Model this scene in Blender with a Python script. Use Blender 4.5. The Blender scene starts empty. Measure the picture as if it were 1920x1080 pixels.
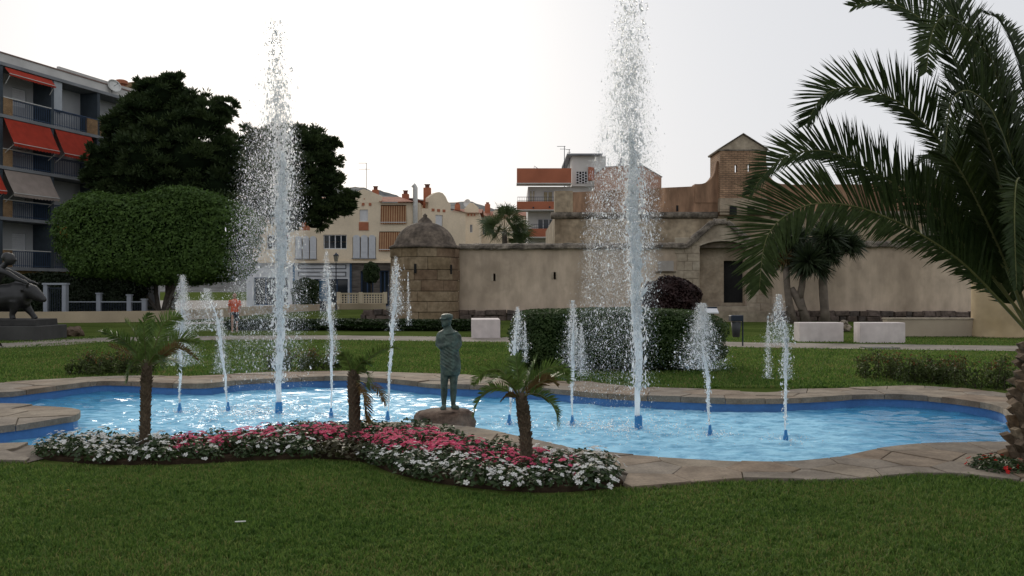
import bpy, bmesh, math, random
import numpy as np
from mathutils import Vector, Matrix, noise as mnoise

random.seed(7); np.random.seed(7)
RS = np.random.RandomState(11)
S = bpy.context.scene
C = S.collection
PI = math.pi
rad = math.radians

# ------------------------------------------------------------------ camera, sky, sun, exposure
F, HZ, CH = 1600.0, 545.0, 1.6          # focal length and horizon row of the photograph (1920 px wide), eye height
cam_d = bpy.data.cameras.new('camera'); cam = bpy.data.objects.new('camera', cam_d); C.objects.link(cam)
cam_d.sensor_width = 36.0; cam_d.lens = 36.0 * F / 1920.0
cam_d.clip_start = 0.1; cam_d.clip_end = 6000
cam.location = (0, 0, CH)
cam.rotation_euler = (rad(90) + math.atan((HZ - 540) / F), 0, 0)
S.camera = cam

SUN_EL, SUN_AZ = 20.0, -14.0             # degrees; azimuth measured from +Y towards +X
W = bpy.data.worlds.new('World'); S.world = W; W.use_nodes = True
nt = W.node_tree; nt.nodes.clear()
sky = nt.nodes.new('ShaderNodeTexSky'); sky.sky_type = 'NISHITA'; sky.sun_disc = False
sky.sun_elevation = rad(SUN_EL); sky.sun_rotation = rad(SUN_AZ)
sky.air_density = 1.0; sky.dust_density = 4.0; sky.ozone_density = 1.5; sky.altitude = 0
hs = nt.nodes.new('ShaderNodeHueSaturation'); hs.inputs['Saturation'].default_value = 0.7
hs.inputs['Value'].default_value = 0.34
veil = nt.nodes.new('ShaderNodeMixRGB'); veil.blend_type = 'MIX'      # thin even cloud over the whole sky
veil.inputs['Fac'].default_value = 0.75
veil.inputs['Color2'].default_value = (6.95, 7.06, 7.35, 1)
bg = nt.nodes.new('ShaderNodeBackground'); bg.inputs['Strength'].default_value = 0.1
wo = nt.nodes.new('ShaderNodeOutputWorld')
nt.links.new(sky.outputs[0], hs.inputs['Color']); nt.links.new(hs.outputs[0], veil.inputs['Color1'])
nt.links.new(veil.outputs[0], bg.inputs['Color']); nt.links.new(bg.outputs[0], wo.inputs['Surface'])

sd = bpy.data.lights.new('sun', 'SUN'); sun = bpy.data.objects.new('sun', sd); C.objects.link(sun)
sd.energy = 1.4; sd.angle = rad(20); sd.color = (1.0, 0.9, 0.76)
sun.rotation_euler = (-rad(90 - SUN_EL), 0, -rad(SUN_AZ))
sun.location = (-20, 80, 40)

S.view_settings.view_transform = 'Standard'; S.view_settings.look = 'None'
S.view_settings.exposure = 0.38; S.view_settings.gamma = 1.0; S.view_settings.use_curve_mapping = False
S.cycles.max_bounces = 8; S.cycles.transparent_max_bounces = 12
S.cycles.use_denoising = True

# ------------------------------------------------------------------ helpers
def P(px, py, Y): return Vector(((px - 960) / F * Y, Y, CH - (py - HZ) / F * Y))
def G(px, py, z=0.0):
    Y = (CH - z) * F / (py - HZ); return Vector(((px - 960) / F * Y, Y, z))
def px_of(x, y, z): return 960 + F * x / y, HZ - (z - CH) * F / y

def tag(o, label=None, cat=None, group=None, kind=None):
    if label: o['label'] = label
    if cat: o['category'] = cat
    if group: o['group'] = group
    if kind: o['kind'] = kind
    return o
def link(name, me, m=None, parent=None, loc=None, rot=None):
    o = bpy.data.objects.new(name, me); C.objects.link(o)
    if m is not None and me is not None:
        if len(me.materials) == 0: me.materials.append(m)
    if parent: o.parent = parent
    if loc is not None: o.location = loc
    if rot is not None: o.rotation_euler = rot
    return o
def empty(name, loc=(0, 0, 0), rz=0.0):
    o = bpy.data.objects.new(name, None); C.objects.link(o); o.location = loc; o.rotation_euler = (0, 0, rz)
    o.empty_display_size = 0.2
    return o
def np_mesh(name, V, Fc, smooth=False):
    V = np.asarray(V, dtype=np.float32).reshape(-1, 3); Fc = np.asarray(Fc, dtype=np.int32)
    n, k = Fc.shape
    me = bpy.data.meshes.new(name)
    me.vertices.add(len(V)); me.vertices.foreach_set('co', V.ravel())
    me.loops.add(n * k); me.loops.foreach_set('vertex_index', Fc.ravel())
    me.polygons.add(n); me.polygons.foreach_set('loop_start', np.arange(0, n * k, k, dtype=np.int32))
    if smooth: me.polygons.foreach_set('use_smooth', np.ones(n, dtype=bool))
    me.update(calc_edges=True)
    return me
def nrm(a): return a / np.maximum(np.linalg.norm(a, axis=-1, keepdims=True), 1e-9)

class MB:
    def __init__(s): s.v = []; s.f = []
    def add(s, vs, fs):
        b = len(s.v); s.v += [tuple(p) for p in vs]; s.f += [tuple(b + i for i in f) for f in fs]; return s
    def quad(s, a, b, c, d): return s.add([a, b, c, d], [(0, 1, 2, 3)])
    def box(s, x0, x1, y0, y1, z0, z1):
        return s.add([(x0,y0,z0),(x1,y0,z0),(x1,y1,z0),(x0,y1,z0),(x0,y0,z1),(x1,y0,z1),(x1,y1,z1),(x0,y1,z1)],
              [(0,3,2,1),(4,5,6,7),(0,1,5,4),(1,2,6,5),(2,3,7,6),(3,0,4,7)])
    def prism_y(s, poly, y0, y1):        # polygon in x,z extruded along y
        n = len(poly); vs = [(x, y0, z) for x, z in poly] + [(x, y1, z) for x, z in poly]
        fs = [tuple(range(n)), tuple(range(2*n-1, n-1, -1))] + [(i+n, (i+1) % n + n, (i+1) % n, i) for i in range(n)]
        return s.add(vs, fs)
    def prism_z(s, poly, z0, z1):
        n = len(poly); vs = [(x, y, z0) for x, y in poly] + [(x, y, z1) for x, y in poly]
        fs = [tuple(range(n-1, -1, -1)), tuple(range(n, 2*n))] + [(i, (i+1) % n, (i+1) % n + n, i+n) for i in range(n)]
        return s.add(vs, fs)
    def tube(s, pts, rr, n=8, cap=True, flat=1.0):
        pts = [Vector(p) for p in pts]; rr = rr if hasattr(rr, '__len__') else [rr]*len(pts)
        vs = []; ref = Vector((0, 0, 1))
        t0 = (pts[1]-pts[0]).normalized()
        if abs(t0.z) > .9: ref = Vector((1, 0, 0))
        u = t0.cross(ref).normalized()
        for i, p in enumerate(pts):
            t = (pts[min(i+1, len(pts)-1)] - pts[max(i-1, 0)]).normalized()
            u = (u - t*u.dot(t)).normalized(); w = t.cross(u)
            for k in range(n):
                a = 2*PI*k/n; vs.append(p + (u*math.cos(a) + w*math.sin(a)*flat)*rr[i])
        fs = []
        for i in range(len(pts)-1):
            for k in range(n):
                a, b = i*n+k, i*n+(k+1) % n; fs.append((a, b, b+n, a+n))
        if cap: fs.append(tuple(range(n-1, -1, -1))); fs.append(tuple(range((len(pts)-1)*n, len(pts)*n)))
        return s.add(vs, fs)
    def lathe(s, prof, n=24, cx=0, cy=0, cap=True, sx=1, sy=1):   # prof: (r, z)
        vs = []; fs = []
        for r, z in prof:
            for k in range(n):
                a = 2*PI*k/n; vs.append((cx + r*sx*math.cos(a), cy + r*sy*math.sin(a), z))
        for i in range(len(prof)-1):
            for k in range(n):
                a, b = i*n+k, i*n+(k+1) % n; fs.append((a, b, b+n, a+n))
        if cap: fs.append(tuple(range(n-1, -1, -1))); fs.append(tuple(range((len(prof)-1)*n, len(prof)*n)))
        return s.add(vs, fs)
    def loft(s, secs, n=20):             # (z, cx, cy, rx, ry)
        vs = []; fs = []
        for z, cx, cy, rx, ry in secs:
            for k in range(n):
                a = 2*PI*k/n; vs.append((cx + rx*math.cos(a), cy + ry*math.sin(a), z))
        for i in range(len(secs)-1):
            for k in range(n):
                a, b = i*n+k, i*n+(k+1) % n; fs.append((a, b, b+n, a+n))
        fs.append(tuple(range(n-1, -1, -1))); fs.append(tuple(range((len(secs)-1)*n, len(secs)*n)))
        return s.add(vs, fs)
    def ball(s, c, r, n=12, m=8):
        r = r if hasattr(r, '__len__') else (r, r, r); vs = []; fs = []
        for i in range(1, m):
            th = PI*i/m
            for k in range(n):
                a = 2*PI*k/n; vs.append((c[0]+r[0]*math.sin(th)*math.cos(a), c[1]+r[1]*math.sin(th)*math.sin(a), c[2]-r[2]*math.cos(th)))
        for i in range(m-2):
            for k in range(n):
                a, b = i*n+k, i*n+(k+1) % n; fs.append((a, b, b+n, a+n))
        fs.append(tuple(range(n-1, -1, -1))); fs.append(tuple(range((m-2)*n, (m-1)*n)))
        return s.add(vs, fs)
    def sheet(s, x0, x1, z0, z1, ops, y=0.0, depth=0.2):   # wall sheet facing -y with real openings and their reveals
        xs = sorted({x0, x1, *[o[0] for o in ops], *[o[1] for o in ops]}); zs = sorted({z0, z1, *[o[2] for o in ops], *[o[3] for o in ops]})
        for i in range(len(xs)-1):
            for j in range(len(zs)-1):
                cx, cz = (xs[i]+xs[i+1])/2, (zs[j]+zs[j+1])/2
                if any(o[0] < cx < o[1] and o[2] < cz < o[3] for o in ops): continue
                s.quad((xs[i],y,zs[j]), (xs[i+1],y,zs[j]), (xs[i+1],y,zs[j+1]), (xs[i],y,zs[j+1]))
        for a, b, c, d in [o[:4] for o in ops]:
            s.quad((a,y,c),(a,y,d),(a,y+depth,d),(a,y+depth,c)); s.quad((b,y,c),(b,y+depth,c),(b,y+depth,d),(b,y,d))
            s.quad((a,y,d),(b,y,d),(b,y+depth,d),(a,y+depth,d)); s.quad((a,y,c),(a,y+depth,c),(b,y+depth,c),(b,y,c))
        return s
    def shell(s, x0, x1, y0, y1, z0, z1):  # box without its front face
        s.quad((x0,y1,z0),(x0,y0,z0),(x0,y0,z1),(x0,y1,z1)); s.quad((x1,y0,z0),(x1,y1,z0),(x1,y1,z1),(x1,y0,z1))
        s.quad((x1,y1,z0),(x0,y1,z0),(x0,y1,z1),(x1,y1,z1)); s.quad((x0,y0,z1),(x1,y0,z1),(x1,y1,z1),(x0,y1,z1))
        return s
    def mesh(s, name, smooth=False):
        me = bpy.data.meshes.new(name); me.from_pydata([tuple(v) for v in s.v], [], s.f); me.update()
        if smooth: me.polygons.foreach_set('use_smooth', np.ones(len(me.polygons), dtype=bool))
        return me
    def build(s, name, m, parent=None, smooth=False, loc=None, rot=None, bevel=0):
        o = link(name, s.mesh(name, smooth), m, parent, loc, rot)
        if bevel:
            b = o.modifiers.new('bevel', 'BEVEL'); b.width = bevel; b.segments = 2; b.limit_method = 'ANGLE'
        return o

def copy_tree(o, parent=None):
    c = o.copy(); C.objects.link(c)
    if parent: c.parent = parent
    for ch in list(o.children): copy_tree(ch, c)
    return c

def fuse(mb, voxel, smooth=6, fac=.5):   # one continuous skin round the shapes of mb
    tmp = link('tmp', mb.mesh('tmp'))
    r = tmp.modifiers.new('r', 'REMESH'); r.mode = 'VOXEL'; r.voxel_size = voxel
    if smooth:
        q = tmp.modifiers.new('s', 'SMOOTH'); q.iterations = smooth; q.factor = fac
    dg = bpy.context.evaluated_depsgraph_get(); dg.update()
    me = bpy.data.meshes.new_from_object(tmp.evaluated_get(dg))
    bpy.data.objects.remove(tmp)
    me.polygons.foreach_set('use_smooth', np.ones(len(me.polygons), dtype=bool))
    return me

# ------------------------------------------------------------------ materials
MATS = {}
def M(name, col, rough=.85, var=.18, scale=4.0, bump=0.0, bscale=25.0, spec=.25, col2=None, f2=.5, metal=0.0, trans=0.0, fine=0.0, fscale=60.0, stretch=None, streak=0.0, patch=0.0):
    if name in MATS: return MATS[name]
    m = bpy.data.materials.new(name); m.use_nodes = True; t = m.node_tree; t.nodes.clear()
    N = t.nodes.new; L = t.links.new
    out = N('ShaderNodeOutputMaterial'); p = N('ShaderNodeBsdfPrincipled')
    geo = N('ShaderNodeNewGeometry'); src = geo.outputs['Position']
    if stretch:
        mp = N('ShaderNodeMapping'); mp.inputs['Scale'].default_value = stretch; L(src, mp.inputs['Vector']); src = mp.outputs[0]
    n1 = N('ShaderNodeTexNoise'); n1.inputs['Scale'].default_value = scale; n1.inputs['Detail'].default_value = 6; L(src, n1.inputs['Vector'])
    rmp = N('ShaderNodeValToRGB'); e = rmp.color_ramp.elements
    c = np.array(col)
    ca = c*(1-var); cb = np.array(col2) if col2 is not None else c*(1+var)
    e[0].position = .5 - .17*(2*f2); e[1].position = .5 + .17/(2*f2)
    e[0].color = (*ca, 1); e[1].color = (*cb, 1)
    L(n1.outputs['Fac'], rmp.inputs['Fac']); colr = rmp.outputs['Color']
    if fine:
        n3 = N('ShaderNodeTexNoise'); n3.inputs['Scale'].default_value = fscale; n3.inputs['Detail'].default_value = 3; L(src, n3.inputs['Vector'])
        mr = N('ShaderNodeMapRange'); mr.inputs[1].default_value = .3; mr.inputs[2].default_value = .7
        mr.inputs[3].default_value = 1-fine; mr.inputs[4].default_value = 1+fine; L(n3.outputs['Fac'], mr.inputs[0])
        mx = N('ShaderNodeMixRGB'); mx.blend_type = 'MULTIPLY'; mx.inputs['Fac'].default_value = 1
        L(colr, mx.inputs['Color1']); L(mr.outputs[0], mx.inputs['Color2']); colr = mx.outputs['Color']
    if patch:
        n5 = N('ShaderNodeTexNoise'); n5.inputs['Scale'].default_value = .42; n5.inputs['Detail'].default_value = 9; n5.inputs['Roughness'].default_value = .62; L(geo.outputs['Position'], n5.inputs['Vector'])
        m5 = N('ShaderNodeMapRange'); m5.inputs[1].default_value = .54; m5.inputs[2].default_value = .60; m5.inputs[3].default_value = 1.0; m5.inputs[4].default_value = 1-patch; L(n5.outputs['Fac'], m5.inputs[0])
        x5 = N('ShaderNodeMixRGB'); x5.blend_type = 'MULTIPLY'; x5.inputs['Fac'].default_value = 1; L(colr, x5.inputs['Color1']); L(m5.outputs[0], x5.inputs['Color2']); colr = x5.outputs['Color']
    if streak:
        mq = N('ShaderNodeMapping'); mq.inputs['Scale'].default_value = (.95, .95, .14); L(geo.outputs['Position'], mq.inputs['Vector'])
        n4 = N('ShaderNodeTexNoise'); n4.inputs['Scale'].default_value = 1.0; n4.inputs['Detail'].default_value = 7; n4.inputs['Roughness'].default_value = .65; L(mq.outputs[0], n4.inputs['Vector'])
        m4 = N('ShaderNodeMapRange'); m4.inputs[1].default_value = .32; m4.inputs[2].default_value = .62; m4.inputs[3].default_value = 1-streak; m4.inputs[4].default_value = 1.06; L(n4.outputs['Fac'], m4.inputs[0])
        x4 = N('ShaderNodeMixRGB'); x4.blend_type = 'MULTIPLY'; x4.inputs['Fac'].default_value = 1; L(colr, x4.inputs['Color1']); L(m4.outputs[0], x4.inputs['Color2']); colr = x4.outputs['Color']
    L(colr, p.inputs['Base Color'])
    p.inputs['Roughness'].default_value = rough; p.inputs['Specular IOR Level'].default_value = spec; p.inputs['Metallic'].default_value = metal
    if bump:
        n2 = N('ShaderNodeTexNoise'); n2.inputs['Scale'].default_value = bscale; n2.inputs['Detail'].default_value = 5; L(src, n2.inputs['Vector'])
        b = N('ShaderNodeBump'); b.inputs['Strength'].default_value = min(1, bump); b.inputs['Distance'].default_value = .02*bump
        L(n2.outputs['Fac'], b.inputs['Height']); L(b.outputs[0], p.inputs['Normal'])
    if trans:
        tr = N('ShaderNodeBsdfTranslucent'); L(colr, tr.inputs['Color'])
        ms = N('ShaderNodeMixShader'); ms.inputs[0].default_value = trans
        L(p.outputs[0], ms.inputs[1]); L(tr.outputs[0], ms.inputs[2]); L(ms.outputs[0], out.inputs['Surface'])
    else: L(p.outputs[0], out.inputs['Surface'])
    MATS[name] = m; return m

def glass_mat(name, col=(.02, .025, .03), rough=.06):
    if name in MATS: return MATS[name]
    m = bpy.data.materials.new(name); m.use_nodes = True; p = m.node_tree.nodes['Principled BSDF']
    p.inputs['Base Color'].default_value = (*col, 1); p.inputs['Roughness'].default_value = rough; p.inputs['Specular IOR Level'].default_value = .5
    MATS[name] = m; return m

def brick_mat(name, c1, c2, mortar, scale, bw=.5, rh=.25, ms=.02):
    m = bpy.data.materials.new(name); m.use_nodes = True; t = m.node_tree; N = t.nodes.new; L = t.links.new
    p = t.nodes['Principled BSDF']; p.inputs['Roughness'].default_value = .9; p.inputs['Specular IOR Level'].default_value = .2
    tc = N('ShaderNodeTexCoord'); sp = N('ShaderNodeSeparateXYZ'); cb = N('ShaderNodeCombineXYZ'); ad = N('ShaderNodeMath')
    L(tc.outputs['Object'], sp.inputs[0]); L(sp.outputs[0], ad.inputs[0]); L(sp.outputs[1], ad.inputs[1])
    L(ad.outputs[0], cb.inputs[0]); L(sp.outputs[2], cb.inputs[1])
    b = N('ShaderNodeTexBrick'); L(cb.outputs[0], b.inputs['Vector']); b.inputs['Scale'].default_value = scale
    b.inputs['Color1'].default_value = (*c1, 1); b.inputs['Color2'].default_value = (*c2, 1); b.inputs['Mortar'].default_value = (*mortar, 1)
    b.inputs['Brick Width'].default_value = bw; b.inputs['Row Height'].default_value = rh; b.inputs['Mortar Size'].default_value = ms
    n = N('ShaderNodeTexNoise'); n.inputs['Scale'].default_value = 1.6; n.inputs['Detail'].default_value = 6; L(tc.outputs['Object'], n.inputs['Vector'])
    mr = N('ShaderNodeMapRange'); mr.inputs[1].default_value = .3; mr.inputs[2].default_value = .7; mr.inputs[3].default_value = .65; mr.inputs[4].default_value = 1.25; L(n.outputs['Fac'], mr.inputs[0])
    mx = N('ShaderNodeMixRGB'); mx.blend_type = 'MULTIPLY'; mx.inputs['Fac'].default_value = 1; L(b.outputs['Color'], mx.inputs['Color1']); L(mr.outputs[0], mx.inputs['Color2'])
    L(mx.outputs[0], p.inputs['Base Color'])
    bp = N('ShaderNodeBump'); bp.inputs['Strength'].default_value = .8; bp.inputs['Distance'].default_value = .02; bp.invert = True
    L(b.outputs['Fac'], bp.inputs['Height']); L(bp.outputs[0], p.inputs['Normal'])
    return m

def curve(pts, step=.1, closed=True):    # Catmull-Rom through pts, evenly resampled
    pts = [np.array(p[:2], float) for p in pts]; n = len(pts); out = []
    rng = range(n) if closed else range(n-1)
    for i in rng:
        g = lambda k: pts[k % n] if closed else pts[min(max(k, 0), n-1)]
        p0, p1, p2, p3 = g(i-1), g(i), g(i+1), g(i+2)
        m = max(2, int(np.linalg.norm(p2-p1)/step))
        for k in range(m):
            t = k/m
            out.append(.5*((2*p1) + (-p0+p2)*t + (2*p0-5*p1+4*p2-p3)*t*t + (-p0+3*p1-3*p2+p3)*t**3))
    if not closed: out.append(pts[-1])
    return np.array(out)
def in_poly(pts, poly):
    x, y = pts[:, 0], pts[:, 1]; r = np.zeros(len(pts), bool); n = len(poly)
    for i in range(n):
        x0, y0 = poly[i]; x1, y1 = poly[(i+1) % n]
        c = ((y0 > y) != (y1 > y))
        with np.errstate(divide='ignore', invalid='ignore'):
            xi = (x1-x0)*(y-y0)/(y1-y0+1e-12) + x0
        r ^= c & (x < xi)
    return r
def area(poly):
    x, y = poly[:, 0], poly[:, 1]; return .5*np.sum(x*np.roll(y, -1) - np.roll(x, -1)*y)

# leaves: small rhombic faces at given points
def leaf_mesh(name, c, n, size, aspect=.5, spread=.6, fold=.0, rs=RS):
    N = len(c); n = nrm(n + rs.normal(0, spread, (N, 3))); t = nrm(np.cross(n, rs.normal(0, 1, (N, 3)))); b = np.cross(n, t)
    s = np.asarray(size).reshape(-1, 1)*np.ones((N, 1))
    v = np.stack([c - t*s*.5, c + b*s*aspect*.5 + n*s*fold, c + t*s*.5, c - b*s*aspect*.5 + n*s*fold], 1)
    return np_mesh(name, v.reshape(-1, 3), np.arange(N*4).reshape(-1, 4))
# ------------------------------------------------------------------ the pool outline and the ground
ZC = .032                                 # top of the flagstone border
def gl(l, z=ZC): return [G(x, y, z)[:2] for x, y in l]
near = gl([(74,830),(200,829),(330,822),(440,811),(514,803),(558,798),(630,795),(698,793),(766,791),(855,797),(917,806),(960,815),(1003,824),(1050,836),(1080,843),(1169,852),(1258,858),(1347,863),(1435,866),(1495,865),(1560,859),(1585,855),(1660,841),(1740,832),(1830,829)])
right = [(5.45, 8.95), (5.95, 9.6), (6.15, 10.4)]
far = gl([(1880,763),(1813,750),(1713,740),(1613,738),(1560,742),(1465,746),(1376,747),(1287,744),(1204,741),(1127,737),(1033,728),(947,723),(860,720),(819,719),(751,712),(695,707),(632,705),(529,708),(444,713),(385,719),(311,718),(255,715),(187,714),(124,721),(59,729),(0,735)])
larm = [(-8.9, 13.35), (-9.9, 12.6), (-9.0, 11.85)]
penin = gl([(0,757),(74,761),(118,764),(143,768),(146,772),(138,778),(118,781),(74,788),(0,798)])
lowarm = [(-6.6, 9.5), (-7.3, 9.1), (-6.9, 8.65), (-5.9, 8.6)]
POOL = curve(near + right + far + larm + penin + lowarm, .12)
if area(POOL) < 0: POOL = POOL[::-1]

lawn_edge_px = [(-260,864),(0,865),(60,867),(130,872),(220,876),(350,874),(480,867),(600,864),(670,870),(710,887),(790,907),(880,920),(1000,929),(1100,926),(1185,916),(1230,912),(1330,903),(1400,899),(1500,900),(1620,897),(1690,890),(1740,888),(1800,890),(1870,897),(1960,905),(2200,905)]
LE = np.array(gl(lawn_edge_px, .02))
LEc = curve([tuple(p) for p in LE], .1, closed=False)
outer_far = gl([(1893,741),(1813,730),(1713,723),(1647,726),(1560,729),(1495,731),(1436,737),(1347,732),(1287,730),(1204,727),(1127,720),(1093,716),(1033,716),(947,711),(887,705),(860,702),(819,701),(695,697),(632,696),(529,698),(444,702),(311,706),(255,705),(184,707),(118,710),(59,714),(0,718)], .02)
LEp = LEc.copy(); bx0_, bx1_ = G(70, 862, 0).x, G(1165, 916, 0).x; LEp[(LEp[:, 0] > bx0_) & (LEp[:, 0] < bx1_), 1] += .30
OUT = [tuple(p) for p in LEp] + [(7.6, 8.2), (7.9, 9.6), (7.6, 11.2)] + [tuple(p) for p in curve(outer_far, .25, closed=False)] + [(-9.2, 14.3), (-11, 13.4), (-11.2, 11), (-9.5, 8.2)]
OUT = np.array(OUT)
if area(OUT) < 0: OUT = OUT[::-1]

m_grass_g = M('lawn_soil', (.058, .086, .020), 1, .25, .35, spec=0, col2=(.085, .110, .030), bump=.6, bscale=60, fine=.35, fscale=90)
def flat_with_hole(name, outer, hole, z, m):
    bm = bmesh.new(); es = []
    for loop in (outer, hole):
        vs = [bm.verts.new((p[0], p[1], z)) for p in loop]
        es += [bm.edges.new((vs[i], vs[(i+1) % len(vs)])) for i in range(len(vs))]
    bmesh.ops.triangle_fill(bm, use_beauty=True, use_dissolve=False, edges=es, normal=(0, 0, 1))
    for f in bm.faces:
        f.normal_update()
        if f.normal.z < 0: f.normal_flip()
    me = bpy.data.meshes.new(name); bm.to_mesh(me); bm.free()
    return link(name, me, m)
g = flat_with_hole('ground', [(-900, -30), (900, -30), (900, 1800), (-900, 1800)], POOL, 0.0, m_grass_g); tag(g, kind='structure')

# basin: painted walls and floor
m_paint = M('pool_paint', (.060, .175, .40), .45, .12, 2.5, spec=.4, fine=.06, fscale=20)
m_floor = M('pool_floor_paint', (.13, .45, .74), .5, .10, 1.2, spec=.3)
mb = MB(); n = len(POOL)
for i in range(n):
    a, b = POOL[i], POOL[(i+1) % n]
    mb.quad((b[0], b[1], -.75), (a[0], a[1], -.75), (a[0], a[1], .004), (b[0], b[1], .004))
bw = mb.build('pool_wall', m_paint); tag(bw, kind='structure')
mb = MB(); mb.add([(p[0], p[1], -.62) for p in POOL], [tuple(range(n))])
bf = mb.build('pool_floor', m_floor); tag(bf, kind='structure')

# water
ZW = -.165
JETS_BIG = [(G(523, 775, ZW).x, G(523, 775, ZW).y), (G(1197, 803, ZW).x, G(1197, 803, ZW).y)]
xs = np.arange(-10, 6.6, .035); ys = np.arange(7.6, 15.6, .035)
X, Y = np.meshgrid(xs, ys)
dj = np.min([np.hypot(X-a, (Y-b)) for a, b in JETS_BIG], axis=0)
wz = np.zeros_like(X); rs = np.random.RandomState(5)
churn = np.exp(-(dj/2.3)**2)
for k in range(26):                       # wind ripples
    lam = rs.uniform(.16, .62); th = rs.normal(PI/2, .55); ph = rs.uniform(0, 6.28)
    wz += .0028*lam/.3*np.sin(2*PI/lam*(X*math.cos(th)+Y*math.sin(th)) + ph + .8*np.sin(X*1.7+k) + .7*np.sin(Y*2.1+2*k))*.5
for jx, jy in JETS_BIG:                   # rings running out from the falls
    d = np.hypot(X-jx, Y-jy)
    wz += .006*np.sin(2*PI*d/.33 + 2*np.sin(X*3)+2*np.sin(Y*2.3))*np.exp(-d/2.6)
nz = rs.normal(0, 1, X.shape)
for _ in range(2): nz = (nz + np.roll(nz, 1, 0) + np.roll(nz, -1, 0) + np.roll(nz, 1, 1) + np.roll(nz, -1, 1))/5
wz += churn*nz*.022
V = np.stack([X, Y, ZW + wz], -1).reshape(-1, 3)
ny, nx = X.shape; I = np.arange(ny*nx).reshape(ny, nx)
Fq = np.stack([I[:-1, :-1], I[:-1, 1:], I[1:, 1:], I[1:, :-1]], -1).reshape(-1, 4)
cen = V[Fq].mean(1)[:, :2]
# keep the faces inside the pool plus a hand's breadth tucked behind the wall
ctr_in = in_poly(cen, POOL)
for dx, dy in ((.06, 0), (-.06, 0), (0, .06), (0, -.06)): ctr_in |= in_poly(cen + (dx, dy), POOL)
Fq = Fq[ctr_in]
m = bpy.data.materials.new('water'); m.use_nodes = True; t = m.node_tree; t.nodes.clear(); N = t.nodes.new; L = t.links.new
out = N('ShaderNodeOutputMaterial'); tr = N('ShaderNodeBsdfTransparent'); tr.inputs[0].default_value = (.80, .93, .97, 1)
gl_ = N('ShaderNodeBsdfGlossy'); gl_.inputs['Roughness'].default_value = .07; gl_.inputs['Color'].default_value = (.95, .97, 1, 1)
fr = N('ShaderNodeFresnel'); fr.inputs['IOR'].default_value = 1.33
ms = N('ShaderNodeMixShader'); L(fr.outputs[0], ms.inputs[0]); L(tr.outputs[0], ms.inputs[1]); L(gl_.outputs[0], ms.inputs[2])
# aerated water where the jets come down
at = N('ShaderNodeAttribute'); at.attribute_name = 'foam'
geo = N('ShaderNodeNewGeometry'); ns = N('ShaderNodeTexNoise'); ns.inputs['Scale'].default_value = 5; ns.inputs['Detail'].default_value = 9; ns.inputs['Roughness'].default_value = .7
mp = N('ShaderNodeMapping'); mp.inputs['Scale'].default_value = (.8, 1.6, 1); L(geo.outputs['Position'], mp.inputs[0]); L(mp.outputs[0], ns.inputs['Vector'])
mr = N('ShaderNodeMapRange'); mr.inputs[1].default_value = .30; mr.inputs[2].default_value = .72; mr.inputs[3].default_value = .55; mr.inputs[4].default_value = 1.25; L(ns.outputs['Fac'], mr.inputs[0])
mu = N('ShaderNodeMath'); mu.operation = 'MULTIPLY'; mu.use_clamp = True; L(at.outputs['Fac'], mu.inputs[0]); L(mr.outputs[0], mu.inputs[1])
df = N('ShaderNodeBsdfDiffuse'); cr = N('ShaderNodeValToRGB'); cr.color_ramp.elements[0].color = (.095, .41, .69, 1); cr.color_ramp.elements[1].color = (.37, .67, .85, 1)
cr.color_ramp.elements[0].position = .45; cr.color_ramp.elements[1].position = 1.0
L(mu.outputs[0], cr.inputs[0]); L(cr.outputs[0], df.inputs['Color'])
m2 = N('ShaderNodeMixShader'); L(mu.outputs[0], m2.inputs[0]); L(ms.outputs[0], m2.inputs[1]); L(df.outputs[0], m2.inputs[2]); L(m2.outputs[0], out.inputs['Surface'])
me = np_mesh('pool_water', V, Fq, smooth=True); me.materials.append(m)
foam = np.clip(.40 + 1.0*np.exp(-(dj/1.2)**2) + .85*np.exp(-(dj/3.0)**4), 0, 1).reshape(-1).astype(np.float32)
a = me.attributes.new('foam', 'FLOAT', 'POINT'); a.data.foreach_set('value', foam)
tag(link('pool_water', me), kind='structure')

# ------------------------------------------------------------------ flagstone border: irregular stones, each its own piece
m_mortar = M('mortar', (.15, .125, .10), .95, .2, 6, bump=.4)
OUTm = OUT
mort = flat_with_hole('paving', OUTm, POOL, .010, m_mortar); tag(mort, kind='structure')
BED_px = [(48,852),(60,864),(130,872),(220,876),(350,874),(480,867),(600,864),(670,870),(710,887),(790,907),(880,920),(1000,929),(1100,926),(1180,916),(1188,906),(1150,885),(1080,868),(1010,862),(950,855),(890,842),(840,826),(790,815),(720,812),(600,812),(480,822),(400,830),(300,835),(180,838),(90,840)]
BED = curve([tuple(G(x, y, 0)[:2]) for x, y in BED_px], .12)
BEDc = BED.mean(0)

# one keyholed polygon: outer ring, then the pool backwards, joined out of sight on the left
oi = int(np.argmin(OUT[:, 0])); pi_ = int(np.argmin(np.hypot(POOL[:, 0]-OUT[oi, 0], POOL[:, 1]-OUT[oi, 1])))
dP = nrm(np.roll(POOL, -1, 0)-np.roll(POOL, 1, 0)); pool_in = POOL + np.stack([-dP[:, 1], dP[:, 0]], 1)*.03
RING = np.vstack([np.roll(OUT, -oi, 0), OUT[oi:oi+1], np.roll(pool_in[::-1], -(len(POOL)-1-pi_), 0), pool_in[pi_:pi_+1]])
def clip_half(poly, p, nvec):             # keep the side where (x-p).n <= 0
    o = []; k = len(poly)
    if k == 0: return o
    d = [(q[0]-p[0])*nvec[0] + (q[1]-p[1])*nvec[1] for q in poly]
    for i in range(k):
        j = (i+1) % k; a, b, da, db = poly[i], poly[j], d[i], d[j]
        if da <= 0: o.append(a)
        if (da < 0 < db) or (db < 0 < da):
            s = da/(da-db); o.append((a[0]+(b[0]-a[0])*s, a[1]+(b[1]-a[1])*s))
    return o
rs = np.random.RandomState(21); seeds = []
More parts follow.
